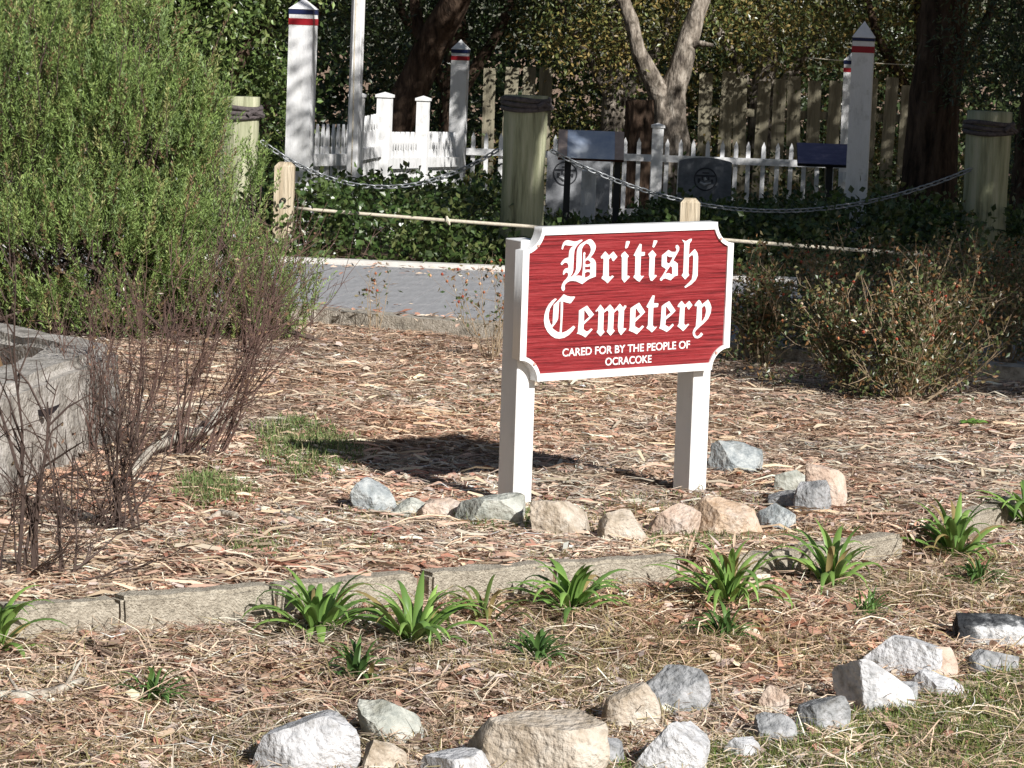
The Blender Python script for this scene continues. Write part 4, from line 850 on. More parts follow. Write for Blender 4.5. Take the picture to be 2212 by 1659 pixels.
# ------------------------------------------------------------------ rosemary bush
rc_ = gpt(330, 735); rose = thing('rosemary_bush', 'large light green needle leaved rosemary bush', 'bush', (rc_[0], rc_[1] + .3, 0))
ELL = []
def ell(px, py, d, rx, ry, rz): c = atd(px, py, d); ELL.append((c, np.array([rx, ry, rz])))
ell(40, 330, 17.4, 1.12, .95, 1.0); ell(300, 330, 17.2, .58, .7, .70); ell(430, 560, 16.9, .52, .6, .48); ell(600, 630, 16.8, .30, .45, .24); ell(-330, 360, 17.4, 1.0, .9, 1.1); ell(170, 560, 16.7, .75, .55, .42); ell(520, 430, 17.3, .22, .4, .30); ell(425, 285, 17.2, .25, .4, .38); ell(250, 120, 17.4, .42, .5, .40)
ns = 13500; vol = np.array([e_[1][0] * e_[1][2] for e_ in ELL]); kk = rng.choice(len(ELL), ns, p=vol / vol.sum())
dirs = rand_unit(ns); dirs[:, 1] = np.where(rng.random(ns) < .72, -np.abs(dirs[:, 1]), dirs[:, 1])
cen = np.array([e_[0] for e_ in ELL])[kk]; rad = np.array([e_[1] for e_ in ELL])[kk]
lump = 1 + (vnoise(dirs[:, 0] * 3 + kk * 3, dirs[:, 2] * 3, 1.6, 8) - .5) * .62
SPB = cen + dirs * rad * (rng.uniform(.62, .97, ns) * lump)[:, None]
ok = SPB[:, 2] > .0; 
# drop sprigs low down where the bush is hollow
ok &= (vnoise(SPB[:, 0] + SPB[:, 1] * .6, SPB[:, 2] * 1.1, 3.3, 14) > .40) | (rng.random(ns) < .14)
SPB = SPB[ok]; dirs = dirs[ok]; ns = len(SPB)
sd = unit(np.stack([dirs[:, 0] * .42, dirs[:, 1] * .42, dirs[:, 2] * .2 + .85], 1) + rng.normal(size=(ns, 3)) * .22); sl_ = rng.uniform(.13, .34, ns)
SPB = SPB - sd * sl_[:, None] * .5
nn = 40; tt = np.tile(np.linspace(.08, 1, nn), ns); idx = np.repeat(np.arange(ns), nn)
base = SPB[idx] + sd[idx] * (sl_[idx] * tt)[:, None]; outd = rand_unit(ns * nn); outd = unit(outd - sd[idx] * (outd * sd[idx]).sum(1)[:, None]); nd = unit(outd * .8 + sd[idx] * (.55 + .6 * tt[:, None]))
tint = pal([(.17, .245, .075), (.22, .31, .09), (.27, .34, .11), (.11, .17, .055), (.3, .31, .12), (.19, .27, .11), (.22, .15, .08)] + [(.2, .285, .085)] * 6, ns, .12)[idx] * (1 + rng.normal(size=(ns * nn, 1)) * .15)
v_, f_ = leaf_quads(base, nd, rand_unit(ns * nn), rng.uniform(.018, .032, ns * nn), np.full(ns * nn, .0062), 0)
add('foliage', v_, f_, M['needle'], rose, np.clip(tint, .01, .8))
mb = MB()
for i in range(90):
    e_ = SPB[rng.integers(0, ns)]; b0 = np.array([rc_[0] + rng.normal() * .5 - .3, rc_[1] + .45 + rng.normal() * .3, 0.0]); mid = (b0 + e_) / 2 + rng.normal(size=3) * .08; v, q, t3 = tube([b0, mid, e_], [.010, .007, .003], 4, False); mb.put(v, q)
sel = rng.choice(ns, 1500, replace=False)
for i in sel: v, q, t3 = tube([SPB[i] - sd[i] * .12, SPB[i], SPB[i] + sd[i] * sl_[i] * .9], [.004, .003, .0015], 3, False); mb.put(v, q)
mb.obj('stems', M['twig'], rose)
n = 90; P = SPB[rng.integers(0, ns, n)] + sd[rng.integers(0, ns, n)] * .1; v_, f_ = leaf_quads(P, rand_unit(n), rand_unit(n), np.full(n, .022), np.full(n, .016)); tag(add('flowers', v_, f_, M['lily'], rose, pal([(.5, .5, .62), (.62, .62, .7)], n, .05)), kind='stuff')

# ------------------------------------------------------------------ bare and leafy shrubs
def shoots(mb, base, n, H, spread, lean, r0, twigs=5, seedd=0, ends=None, wob=.05, tw_len=.16, gen2=True):
    """thin stems from one crown; returns twig end points"""
    rs = np.random.default_rng(seedd); E_ = []
    for k_ in range(n):
        az = rs.uniform(0, 2 * math.pi); tl = abs(rs.normal()) * spread; h = H * rs.uniform(.5, 1.08)
        dirv = np.array([math.cos(az) * math.sin(tl) + lean[0], math.sin(az) * math.sin(tl) + lean[1], math.cos(tl)]); dirv /= np.linalg.norm(dirv)
        P = [np.array(base) + np.append(rs.normal(size=2) * .025, -.02)]; d_ = dirv.copy(); seg = 8
        for s in range(seg):
            d_ = unit(d_ + rs.normal(size=3) * wob + np.array([0, 0, .02])); P.append(P[-1] + d_ * h / seg)
        P = np.array(P); r = r0 * rs.uniform(.6, 1.15); v_, q_, t3 = tube(P, np.linspace(r, r * .25, seg + 1), 5, False); mb.put(v_, q_)
        for t_ in range(twigs):
            f = rs.uniform(.25, .97) * seg; i = int(f); p0 = P[i] + (P[min(i + 1, seg)] - P[i]) * (f - i); dt = unit(unit(P[min(i + 1, seg)] - P[i]) + rs.normal(size=3) * .55); l = tw_len * rs.uniform(.4, 1.3)
            p1 = p0 + dt * l * .5; p2 = p1 + unit(dt + rs.normal(size=3) * .3 + np.array([0, 0, .15])) * l * .5
            v_, q_, t3 = tube([p0, p1, p2], [r * .42, r * .32, r * .18], 4, False); mb.put(v_, q_); E_.append(p2); E_.append(p1)
            if gen2 and rs.random() < .6:
                p3 = p1 + unit(dt + rs.normal(size=3) * .7) * l * .4; v_, q_, t3 = tube([p1, p3], [r * .25, r * .12], 3, False); mb.put(v_, q_); E_.append(p3)
        E_.append(P[-1])
    return np.array(E_)
def bare_shrub(name, label, px, py, jobs, mt, leafc=None, nleaf=0, buds=None):
    b0 = gpt(px, py); t_ = thing(name, label, 'shrub', tuple(b0)); mb = MB(); E_ = []
    for j, (dx, n, H, sprd, lean, r0, tw) in enumerate(jobs): E_.append(shoots(mb, b0 + [dx, 0, 0], n, H, sprd, lean, r0, tw, seedd=int(abs(px * 3 + py + j)), wob=.09, tw_len=.2))
    mb.obj('stems', M[mt], t_); E_ = np.concatenate(E_)
    if nleaf:
        P = E_[rng.integers(0, len(E_), nleaf)] + rng.normal(size=(nleaf, 3)) * .012; v_, f_ = leaf_quads(P, rand_unit(nleaf), rand_unit(nleaf), rng.uniform(.014, .028, nleaf), rng.uniform(.008, .015, nleaf)); add('foliage', v_, f_, M['leafy'], t_, pal(leafc, nleaf))
    return t_, E_, b0
bare_shrub('bare_shrub', 'tall bare shrub of dark upright stems in front of the concrete planter', 62, 1242, [(0, 4, 1.0, .10, (.02, 0), .0085, 11), (-.12, 3, .62, .2, (-.05, 0), .006, 7), (.1, 5, .45, .45, (.25, 0), .005, 7), (.0, 10, .3, .7, (.1, 0), .004, 5)], 'twig', [(.2, .12, .08), (.14, .1, .06)], 40)
bare_shrub('bare_shrub', 'bare shrub with a forked dark stem beside the concrete planter corner', 285, 1152, [(0, 3, .82, .10, (-.08, .0), .0072, 9), (-.05, 8, .6, .45, (-.15, 0), .0046, 9), (-.1, 9, .6, .55, (.35, 0), .004, 9), (-.2, 9, .35, .9, (0, 0), .004, 7)], 'twig', [(.2, .12, .08), (.14, .1, .06)], 60)
bare_shrub('bare_shrub', 'wide fan of reddish bare twigs between the planter and the green weeds', 455, 985, [(0, 12, 1.02, .16, (.5, .0), .0046, 11), (-.12, 18, 1.0, .30, (.3, .0), .004, 12), (-.3, 18, .92, .36, (.1, .0), .0038, 12), (-.45, 14, .75, .45, (.0, 0), .0036, 10)], 'twig_red', [(.24, .14, .09), (.3, .2, .12)], 160)
# old grey branch lying through the twigs
def branch(name, label, pts_px, rads, mt, lift=.02, side_t=0, cat='branch'):
    P = np.array([gpt(x, y) + [0, 0, l] for x, y, l in pts_px]); t_ = thing(name, label, cat, tuple(P[0])); v_, q_, t3 = limb(P, rads, 7, .015, 16); mb = MB(); mb.put(v_, q_, t3)
    rs = np.random.default_rng(int(abs(pts_px[0][0])))
    for k_ in range(side_t):
        i = rs.integers(1, len(P)); p0 = P[i - 1] + (P[i] - P[i - 1]) * rs.random(); d_ = unit(rs.normal(size=3) + np.array([0, 0, .6])); v_, q_, t3 = tube([p0, p0 + d_ * .06, p0 + d_ * .1], [.006, .005, .002], 5); mb.put(v_, q_, t3)
    mb.obj('wood', M[mt], t_, True)
branch('fallen_branch', 'crooked pale grey branch lying under the reddish bare twigs', [(285, 1040, .03), (330, 1000, .06), (400, 968, .06), (452, 960, .05), (470, 940, .09), (500, 925, .14)], [.012, .018, .02, .018, .016, .008], 'stick', side_t=4)
branch('fallen_branch', 'forked lichen covered stick on the mulch below the kerb', [(-30, 1520, .02), (60, 1522, .02), (120, 1512, .02), (185, 1492, .03)], [.016, .016, .014, .007], 'stick', side_t=3)
branch('fallen_branch', 'short dark stick lying between the kerb and the lone pale wood chip', [(590, 1090, .01), (612, 1118, .012), (650, 1132, .012), (705, 1140, .008)], [.004, .006, .009, .006], 'stick', side_t=2)
branch('bark_piece', 'lone pale curled wood piece on the mulch', [(452, 1128, .01), (478, 1122, .02), (505, 1126, .018), (530, 1134, .008)], [.006, .014, .015, .008], 'rock_tan', cat='wood piece')
# dark curled leaves caught on the planter side
for i, (px, py, lb) in enumerate(((92, 884, 'large dark curled leaf caught in the twigs against the planter'), (14, 940, 'dark curled leaf hanging low against the planter'))):
    c = atd(px, py, 11.25); mb = MB(); s = np.linspace(-1, 1, 9); wv = .028 * (1 - s ** 2) * (1 + .5 * s); x = s * .065; z = .012 * s ** 2 + .012 * s
    V_ = np.concatenate([np.stack([c[0] + x, c[1] + 0 * x, c[2] + z], 1), np.stack([c[0] + x, c[1] + .012 * (1 - s ** 2), c[2] + z - wv], 1)]); mb.put(V_, [[i_, i_ + 1, 10 + i_, 9 + i_] for i_ in range(8)])
    o = mb.obj('curled_leaf', M['deadleaf']); md = o.modifiers.new('thickness', 'SOLIDIFY'); md.thickness = .002; tag(o, lb, 'leaf')
# rose bushes with hips
HIPC = [(.35, .07, .04), (.42, .16, .08), (.5, .3, .18), (.55, .42, .3)]
LEAFR = [(.09, .12, .04), (.12, .125, .045), (.15, .12, .05), (.24, .13, .055), (.07, .11, .045), (.2, .165, .085), (.1, .13, .05)]
def rose_bush(label, px, py, jobs, nleaf, nhip, leafs=(.02, .036)):
    b0 = gpt(px, py); t_ = thing('rose_bush', label, 'bush', tuple(b0), 'rose hip bushes in front of the path'); mb = MB(); E_ = []
    for j, (dx, dy, n, H, sprd, lean, r0, tw) in enumerate(jobs): E_.append(shoots(mb, b0 + [dx, dy, 0], n, H, sprd, lean, r0, tw, seedd=int(px + py + j * 7), wob=.1, tw_len=.15))
    mb.obj('stems', M['twig_tan'], t_); E_ = np.concatenate(E_)
    P = E_[rng.integers(0, len(E_), nleaf)] + rng.normal(size=(nleaf, 3)) * .022; v_, f_ = leaf_quads(P, rand_unit(nleaf), rand_unit(nleaf), rng.uniform(*leafs, nleaf), rng.uniform(.011, .019, nleaf)); add('foliage', v_, f_, M['leafy'], t_, pal(LEAFR, nleaf))
    top = E_[E_[:, 2] > np.quantile(E_[:, 2], .45)]; P = top[rng.integers(0, len(top), nhip)]; mb = MB()
    ov = np.array([[1, 0, 0], [-1, 0, 0], [0, 1, 0], [0, -1, 0], [0, 0, 1.2], [0, 0, -1.2]]) * .0085; ot = [[0, 2, 4], [2, 1, 4], [1, 3, 4], [3, 0, 4], [2, 0, 5], [1, 2, 5], [3, 1, 5], [0, 3, 5]]
    for p_ in P: mb.put(ov + p_, None, ot, pal(HIPC, 1)[0])
    tag(mb.obj('hips', M['hip'], t_), kind='stuff')
rose_bush('largest rose hip bush with olive leaves beside the sign', 1955, 868, [(0, 0, 60, .66, .6, (0, 0), .0045, 9), (.05, .1, 16, .86, .24, (.05, 0), .0045, 9), (-.25, .3, 26, .62, .55, (-.2, 0), .004, 9), (.2, .4, 24, .62, .5, (.1, 0), .004, 9)], 10500, 260)
rose_bush('rose hip bush close behind the sign edge', 1650, 800, [(0, .2, 34, .6, .5, (-.05, 0), .004, 9), (.3, .5, 30, .58, .55, (.1, 0), .004, 9)], 6000, 190)
rose_bush('tangled rose bush past the largest one', 2190, 800, [(0, .3, 34, .66, .55, (0, 0), .004, 9), (-.2, .9, 26, .66, .45, (0, 0), .004, 9)], 5200, 120)
rose_bush('low dense rose bush between the sign edge and the path', 1790, 760, [(0, .2, 40, .56, .6, (-.1, 0), .004, 9), (.3, .6, 34, .6, .55, (.1, 0), .004, 9)], 7000, 120)
rose_bush('far rose bush along the path edge past the largest one', 2090, 735, [(0, .3, 36, .62, .55, (-.1, 0), .004, 9), (.3, .3, 24, .6, .5, (.1, 0), .004, 9)], 6000, 110)
rose_bush('small sparse rose bush behind the sign post in front of the path edge', 1068, 775, [(0, 0, 15, .5, .45, (-.08, 0), .0036, 6)], 170, 40)
rose_bush('thin twiggy sprout in front of the path corner', 805, 715, [(0, 0, 6, .34, .3, (0, 0), .003, 4)], 40, 12)
# dead brown twigs in the lower right of the rosemary
b0 = gpt(560, 760); t_ = thing('bare_shrub', 'thin brown twigs growing up through the rosemary edge', 'shrub', tuple(b0)); mb = MB(); shoots(mb, b0 + [-.05, -.12, 0], 26, .72, .45, (.12, 0), .0036, 8, seedd=99); mb.obj('stems', M['twig_red'], t_)

# ------------------------------------------------------------------ daylilies
LILY = [(.18, .31, .075), (.23, .38, .09), (.27, .42, .11), (.14, .25, .065)]
def strap_leaf(parent, az, L, Wd, e0, curl, col, off, tw=0.0):
    seg = 10; P = [np.array([off[0], off[1], -.01])]; e_ = e0
    for s in range(seg):
        e_ -= curl * (s / seg) ** 1.2 * (2.2 / seg) * 1.6; P.append(P[-1] + L / seg * np.array([math.cos(az) * math.cos(e_), math.sin(az) * math.cos(e_), math.sin(e_)]))
    P = np.array(P); P[:, 2] = np.maximum(P[:, 2], .006); T_ = unit(np.gradient(P, axis=0)); S = np.array([-math.sin(az), math.cos(az), 0.0]); Nn = np.cross(T_, S)
    s = np.linspace(0, 1, seg + 1); ww = Wd / 2 * np.minimum(1, .55 + 1.6 * s) * np.clip((1.02 - s) * 2.6, 0.02, 1) ** .8
    A = P - S * ww[:, None] - Nn * (ww * .45)[:, None]; B = P + S * ww[:, None] - Nn * (ww * .45)[:, None]
    V_ = np.concatenate([A, P, B]); k_ = seg + 1; Q_ = [[i, i + 1, k_ + i + 1, k_ + i] for i in range(seg)] + [[k_ + i, k_ + i + 1, 2 * k_ + i + 1, 2 * k_ + i] for i in range(seg)]
    new_obj('leaf', npmesh('leaf', V_, np.array(Q_), M['lily'], np.broadcast_to(col, (len(Q_), 3)), True), parent)
def daylily(px, py, n, L, label, seed, Wd=.0245, up=1.0, cols=LILY, group='daylilies along the kerb', name='daylily'):
    rs = np.random.default_rng(seed); b0 = gpt(px, py); t_ = thing(name, label, 'plant', tuple(b0), group); fan = rs.uniform(0, math.pi)
    n = int(n * 1.3)
    for k_ in range(n):
        az = k_ * 2.4 + rs.normal() * .35; inn = k_ / n; e0 = np.clip(.62 + .92 * inn * up + rs.normal() * .12, .3, 1.52); l = L * rs.uniform(.72, 1.12) * (1 - .15 * inn)
        strap_leaf(t_, az, l, Wd * rs.uniform(.8, 1.15), e0, rs.uniform(.55, 1.75), np.clip(np.array(cols[rs.integers(0, len(cols))] if rs.random() > .07 else (.36, .28, .12)) * (1 + rs.normal() * .14), .01, .8), rs.normal(size=2) * .012)
daylily(688, 1368, 26, .29, 'daylily in front of the joint where a rough kerb block meets a smooth one', 1)
daylily(893, 1394, 26, .31, 'broadest daylily with arching leaves', 2, .024, .85)
daylily(1046, 1344, 11, .22, 'thin yellowing daylily between the broadest daylily and its neighbour', 3, .014, .9, [(.17, .2, .06), (.14, .2, .05), (.22, .2, .08)])
daylily(1232, 1327, 25, .265, 'bushy daylily standing at a narrow kerb joint below the sign post', 4)
daylily(1568, 1312, 30, .30, 'upright dark green daylily in the wide gap of the kerb', 5, .022, 1.15)
daylily(1793, 1266, 22, .29, 'tall pointed daylily in front of the gap before the last kerb block', 6, .024, 1.2)
daylily(2062, 1207, 32, .29, 'dense daylily in the kerb gap above the black and white marbled rock', 7)
daylily(2225, 1142, 22, .28, 'daylily past the last kerb block', 8)
daylily(-12, 1404, 22, .28, 'daylily below the rough kerb block in front of the tall bare shrub', 9)
TUFT = [(.10, .19, .05), (.13, .23, .06), (.08, .16, .045)]
for i, (px, py, n, L, Wd, lb) in enumerate(((772, 1473, 30, .17, .014, 'small narrow leaved green tuft touching the broadest daylily'), (1158, 1432, 28, .15, .016, 'small dark green tuft alone on the dry straw'), (1560, 1386, 30, .17, .014, 'small green tuft below the upright dark green daylily'), (2110, 1264, 34, .15, .011, 'small fine tuft below the dense daylily'), (1872, 1332, 26, .13, .008, 'fine grassy tuft below the tall pointed daylily'), (332, 1520, 28, .15, .011, 'pale green tuft beside the forked lichen covered stick'))):
    daylily(px, py, n, L, lb, 40 + i, Wd, 1.25, TUFT, 'small green tufts among the litter', 'green_tuft')
daylily(2098, 915, 7, .085, 'low bright green broad leaved weed below the largest rose hip bush', 60, .04, .5, [(.16, .3, .06)], None, 'broadleaf_weed')

# ------------------------------------------------------------------ loose litter, straw, grass
ROCKS = np.array([[o.location.x, o.location.y, max(o.dimensions.x, .05) * .5] for o in bpy.data.objects if o.name.startswith('rock')])
def keep(X, Y):
    return np.abs(X) < .172 * Y + .25
def on_bed(n, y0, y1, fall=0.0):
    Y = y0 + (y1 - y0) * rng.random(n) ** (1 + fall); X = (rng.random(n) * 2 - 1) * (.172 * Y + .25); return X, Y
def litter(n, y0, y1, Lr, Wr, cols, name_parts, tilt=.22, inside=True, fall=.35, along=None, mask=None, lift=.012):
    X, Y = on_bed(n, y0, y1, fall); s = kerb_side(np.stack([X, Y], 1)); k_ = (s > .075) if inside else (s < -.035)
    k_ &= (Y < np.array([near_y(min(max(x, -4.5), 5.4)) for x in X]) - .3) if inside else True
    if mask is not None: k_ &= mask(X, Y)
    X, Y = X[k_], Y[k_]; n = len(X); Z = terrain(X, Y) + lift * rng.random(n) ** 1.5 + .003
    az = rng.uniform(0, 2 * math.pi, n) if along is None else along + rng.normal(size=n) * .6
    D = np.stack([np.cos(az), np.sin(az), rng.normal(size=n) * tilt], 1); U = np.stack([rng.normal(size=n) * .35, rng.normal(size=n) * .35, np.ones(n)], 1)
    D = unit(D); S = unit(np.cross(D, U)); L = rng.uniform(*Lr, n)[:, None]; W_ = rng.uniform(*Wr, n)[:, None]; P = np.stack([X, Y, Z], 1)
    Nn = np.cross(S, D); bow = (rng.random((n, 1)) - .3) * .16 * L
    a0 = P - D * L / 2; a1 = P + Nn * bow + S * rng.normal(size=(n, 1)) * .1 * L; a2 = P + D * L / 2; w0 = W_ * rng.uniform(.25, 1, (n, 1)) / 2; w1 = W_ / 2; w2 = W_ * rng.uniform(.2, 1, (n, 1)) / 2
    V_ = np.stack([a0 - S * w0, a0 + S * w0, a1 + S * w1, a1 - S * w1, a2 + S * w2, a2 - S * w2], 1).reshape(-1, 3)
    b6 = np.arange(n)[:, None] * 6; Q_ = np.stack([b6 + [0, 1, 2, 3], b6 + [3, 2, 4, 5]], 1).reshape(-1, 4); dr = vnoise(X, Y, 1.3, 61) - .5; d2 = vnoise(X, Y, 4.5, 62) - .5; c1_ = pal(cols, n, .22) * (1 + .32 * dr + .3 * d2)[:, None] * (np.array([1, 1, 1]) + np.outer(vnoise(X, Y, 1.7, 63) - .5, [.05, -.13, -.26])); c = np.repeat(np.clip(c1_, .01, .85), 2, 0)
    name_parts.put(V_, Q_, None, c)
# colours of the chips drift from patch to patch
CH1 = [(.52, .33, .24), (.58, .41, .30), (.44, .25, .175), (.68, .54, .41), (.74, .64, .52), (.36, .25, .2), (.18, .12, .09), (.5, .41, .37), (.62, .47, .34), (.52, .31, .23)]
CH2 = [(.68, .54, .41), (.62, .48, .35), (.77, .67, .54), (.52, .38, .27), (.6, .44, .32), (.36, .26, .2)]
CH3 = [(.48, .25, .18), (.54, .32, .24), (.42, .2, .14), (.6, .42, .32)]
mb = MB()
litter(74000, 8.6, 17.9, (.028, .075), (.005, .014), CH1, mb, .13, lift=.008)
litter(70000, 8.6, 17.9, (.05, .14), (.0025, .005), CH2, mb, .09, lift=.013)
litter(7000, 8.6, 17.9, (.03, .06), (.016, .03), CH1, mb, .2, lift=.012)
litter(5200, 8.9, 12.2, (.04, .11), (.010, .024), CH3, mb, .10, mask=lambda X, Y: vnoise(X, Y, 1.6, 11) > .5)
litter(4200, 8.9, 16, (.07, .17), (.009, .02), [(.72, .62, .48), (.62, .48, .33), (.66, .44, .33)], mb, .10, along=0.1, lift=.02)
tag(mb.obj('bark_mulch', M['litter']), 'reddish tan wood chip and pine straw mulch of the bed', None, None, 'stuff')
mb = MB()
litter(40000, 6.4, 11.7, (.03, .08), (.006, .016), CH1, mb, inside=False)
litter(48000, 6.4, 11.7, (.06, .17), (.0022, .0042), CH2 + [(.4, .33, .18), (.3, .24, .13)], mb, .25, inside=False, lift=.035)
litter(5600, 6.4, 11.7, (.03, .07), (.018, .034), CH1 + CH3, mb, .35, inside=False, lift=.02)
GAPS = [(gnd(1466, 1258, -.06)[0], gnd(1588, 1247, -.06)[0]), (gnd(1953, 1203, -.06)[0], gnd(2046, 1180, -.06)[0])]
def litter_gap(n):
    for a, b_ in GAPS:
        X = rng.uniform(a, b_, n); Y = np.interp(X, KERB[:, 0], KERB[:, 1]) + rng.uniform(-.06, .12, n); Z = terrain(X, Y) + .004 + rng.random(n) * .015; D = rand_unit(n); D[:, 2] *= .3
        v_, f_ = leaf_quads(np.stack([X, Y, Z], 1), D, np.array([0, 0, 1.0]) + rng.normal(size=(n, 3)) * .3, rng.uniform(.04, .1, n), rng.uniform(.006, .016, n)); mb.put(v_, f_, None, pal(CH1 + CH2, n))
litter_gap(420)
tag(mb.obj('pine_straw', M['litter']), 'dry pine straw and chips in front of the kerb', None, None, 'stuff')

def blades(n, xy, L, W, cols, e_mean, e_sd, curl=.5, zoff=-.005):
    X, Y = xy; Z = terrain(X, Y) + zoff; az = rng.uniform(0, 2 * math.pi, n); e_ = np.clip(e_mean + rng.normal(size=n) * e_sd, .05, 1.5); l = rng.uniform(.5, 1.2, n) * L
    H = np.stack([np.cos(az), np.sin(az), 0 * az], 1); S = np.stack([-np.sin(az), np.cos(az), 0 * az], 1); Zv = np.array([0, 0, 1.0])
    P0 = np.stack([X, Y, Z], 1); d1 = H * np.cos(e_)[:, None] + Zv * np.sin(e_)[:, None]; e2 = e_ - curl * rng.uniform(.4, 1.5, n); d2 = H * np.cos(e2)[:, None] + Zv * np.sin(e2)[:, None]
    P1 = P0 + d1 * (l * .55)[:, None]; P2 = P1 + d2 * (l * .45)[:, None]; w_ = (W * rng.uniform(.7, 1.2, n) / 2)[:, None]
    V_ = np.stack([P0 - S * w_, P0 + S * w_, P1 + S * w_ * .85, P1 - S * w_ * .85, P2 + S * w_ * .1, P2 - S * w_ * .1], 1).reshape(-1, 3); b6 = np.arange(n)[:, None] * 6
    return V_, np.stack([b6 + [0, 1, 2, 3], b6 + [3, 2, 4, 5]], 1).reshape(-1, 4), np.repeat(pal(cols, n, .2), 2, 0)
def scatter(n, poly_px, thin=None):
    P = np.array([gpt(*p)[:2] for p in poly_px]); mn, mx = P.min(0), P.max(0); out = np.zeros((0, 2))
    while len(out) < n:
        q = rng.uniform(mn, mx, (n * 2, 2)); ins = np.zeros(len(q), bool); j = len(P) - 1
        for i in range(len(P)):
            c = ((P[i, 1] > q[:, 1]) != (P[j, 1] > q[:, 1])) & (q[:, 0] < (P[j, 0] - P[i, 0]) * (q[:, 1] - P[i, 1]) / (P[j, 1] - P[i, 1] + 1e-12) + P[i, 0]); ins ^= c; j = i
        q = q[ins]
        if thin is not None: q = q[rng.random(len(q)) < thin(q[:, 0], q[:, 1])]
        out = np.concatenate([out, q])
    return out[:n, 0], out[:n, 1]
STRAW = [(.46, .37, .2), (.54, .44, .26), (.38, .30, .16), (.30, .26, .12)]; LAWN = [(.16, .25, .06), (.2, .29, .08), (.17, .22, .06), (.22, .26, .08), (.13, .19, .05), (.19, .24, .07), (.34, .31, .14), (.46, .39, .2), (.28, .27, .1)]
# lawn in the lower right corner
n = 60000; xy = scatter(n, [(1180, 1700), (1420, 1640), (1600, 1612), (1800, 1560), (2000, 1515), (2300, 1420), (2500, 1440), (2500, 1720), (1200, 1720)], lambda X, Y: np.clip(.35 + 1.1 * vnoise(X, Y, 5, 21), 0, 1))
v_, f_, c_ = blades(n, xy, .05, .0038, LAWN, .75, .4); tag(add('lawn_grass', v_, f_, M['grassy'], None, c_), 'short half dry lawn grass beyond the white rocks', None, None, 'stuff')
# dry grass between rocks and kerb
n = 20000; xy = scatter(n, [(-100, 1700), (-100, 1420), (700, 1420), (1300, 1330), (2000, 1230), (2400, 1200), (2400, 1440), (1700, 1600), (1200, 1720)], lambda X, Y: np.clip((vnoise(X, Y, 2.2, 31) - .38) * 3.2, .03, 1))
v_, f_, c_ = blades(n, xy, .075, .0034, STRAW + [(.2, .2, .08), (.25, .24, .1)], .5, .35, .7); tag(add('dry_grass', v_, f_, M['grassy'], None, c_), 'matted dry grass between the kerb and the white rocks', None, None, 'stuff')
# dry grass inside the bed, round the rocks by the sign
n = 6500; xy = scatter(n, [(700, 1110), (1500, 1060), (1900, 1040), (1950, 1150), (1500, 1205), (900, 1215), (400, 1230), (330, 1180)], lambda X, Y: np.clip((vnoise(X, Y, 3.2, 41) - .4) * 3, .02, 1))
v_, f_, c_ = blades(n, xy, .055, .0032, STRAW + [(.16, .2, .07), (.2, .24, .08), (.14, .18, .06)], .6, .35, .7); tag(add('bed_grass', v_, f_, M['grassy'], None, c_), 'thin half dry grass round the stones by the sign', None, None, 'stuff')
# tiny weeds sprouting through the mulch
n = 5200; xy = scatter(n, [(300, 1230), (250, 1180), (560, 860), (900, 760), (1500, 850), (2200, 900), (2300, 1080), (1900, 1150), (1200, 1195)], lambda X, Y: np.clip((vnoise(X, Y, 2.6, 71) - .6) * 5, .015, 1))
v_, f_, c_ = blades(n, xy, .03, .0042, [(.14, .2, .06), (.2, .25, .09), (.3, .3, .14), (.36, .32, .17)], .8, .4, .6); tag(add('weed_sprouts', v_, f_, M['grassy'], None, c_), 'tiny green weeds sprouting through the mulch', None, None, 'stuff')
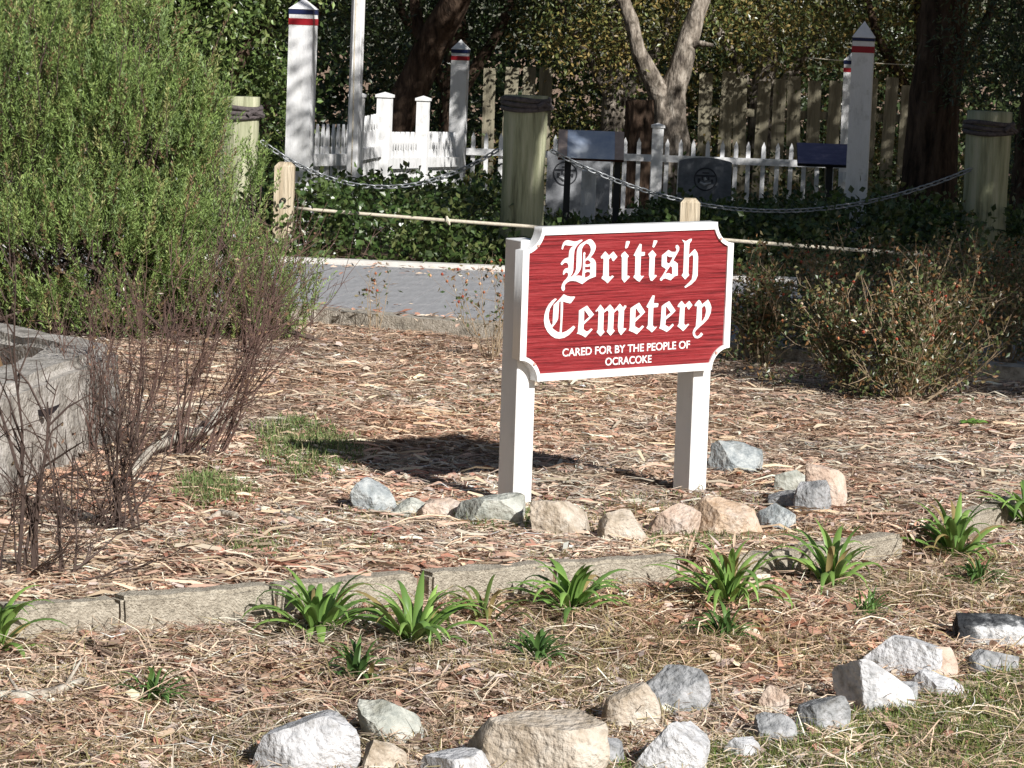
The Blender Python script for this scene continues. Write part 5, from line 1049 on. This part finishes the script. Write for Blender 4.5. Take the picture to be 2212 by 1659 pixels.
# green weed patches in the bed
WEED = [(.15, .22, .07), (.2, .28, .1), (.26, .31, .13), (.12, .18, .06), (.34, .3, .16)]
for i, (poly, n, L, lb) in enumerate((([(560, 930), (640, 905), (720, 945), (775, 965), (760, 1000), (700, 1030), (640, 1040), (590, 1000)], 5200, .055, 'largest feathery green weed patch in front of the sign shadow'), ([(390, 1040), (450, 1025), (520, 1055), (540, 1080), (470, 1090), (400, 1075)], 2800, .05, 'feathery green weed patch below the reddish bare twigs'), ([(520, 1175), (570, 1165), (610, 1185), (580, 1200), (530, 1198)], 900, .04, 'small low green weed patch next to the kerb'),
                                       ([(1010, 1110), (1060, 1100), (1100, 1115), (1080, 1135), (1020, 1135)], 700, .05, 'dark green weed under the pale greenish peaked rock'), ([(1120, 1110), (1160, 1105), (1175, 1140), (1130, 1145)], 500, .05, 'dark green weed at the foot of a sign post'), ([(1390, 1160), (1560, 1150), (1640, 1165), (1560, 1195), (1400, 1195)], 1300, .045, 'thin green weeds below the orange boulder'))):
    x_, y_ = scatter(n, poly); x_ = x_ + rng.normal(size=n) * .035; y_ = y_ + rng.normal(size=n) * .10; t_ = thing('weed_patch', lb, 'weeds', (float(x_.mean()), float(y_.mean()), tz(x_.mean(), y_.mean())), 'green weed patches in the bed')
    v_, f_, c_ = blades(n, (x_, y_), L, .005, WEED, .9, .35, .6); add('leaves', v_, f_, M['grassy'], t_, c_)
# leaves and straw blown onto the path
n = 900; X = rng.uniform(-2.2, 2.6, n); ed = rng.random(n) < .75; Y = np.where(ed, np.array([near_y(x) for x in X]) + np.abs(rng.normal(size=n)) * .22 - .2, rng.uniform(17, 21.9, n)); far_ = rng.random(n) < .3; Y = np.where(far_, 21.95 - np.abs(rng.normal(size=n)) * .15, Y)
Z = np.where(Y < np.array([near_y(x) for x in X]) - .05, .085, .022) + rng.random(n) * .012; D = rand_unit(n); D[:, 2] *= .2
v_, f_ = leaf_quads(np.stack([X, Y, Z], 1), D, np.array([0, 0, 1.0]) + rng.normal(size=(n, 3)) * .3, rng.uniform(.03, .08, n), rng.uniform(.008, .03, n)); tag(add('blown_leaves', v_, f_, M['litter'], None, pal(CH1 + CH3, n)), 'dry leaves and straw blown onto the grey path', None, None, 'stuff')
# long loose straws and a few brick red chips
mb = MB()
for k_ in range(150):
    X, Y = rng.uniform(-1.5, 1.9), rng.uniform(6.9, 11); 
    if abs(X) > .17 * Y + .1: continue
    z = tz(X, Y); az = rng.uniform(0, 2 * math.pi); l = rng.uniform(.15, .34); hgt = rng.uniform(.006, .045); s = np.linspace(-.5, .5, 5); bend = rng.normal() * .06
    P = np.stack([X + l * s * math.cos(az) - bend * s ** 2 * math.sin(az), Y + l * s * math.sin(az) + bend * s ** 2 * math.cos(az), z + .008 + hgt * (.25 - s ** 2) * 4], 1); v_, q_, t3 = tube(P, .0022, 4, False); mb.put(v_, q_, None, pal(CH2, 1)[0])
tag(mb.obj('loose_straws', M['litter']), 'long loose straws lying over stones and mulch', None, None, 'stuff')
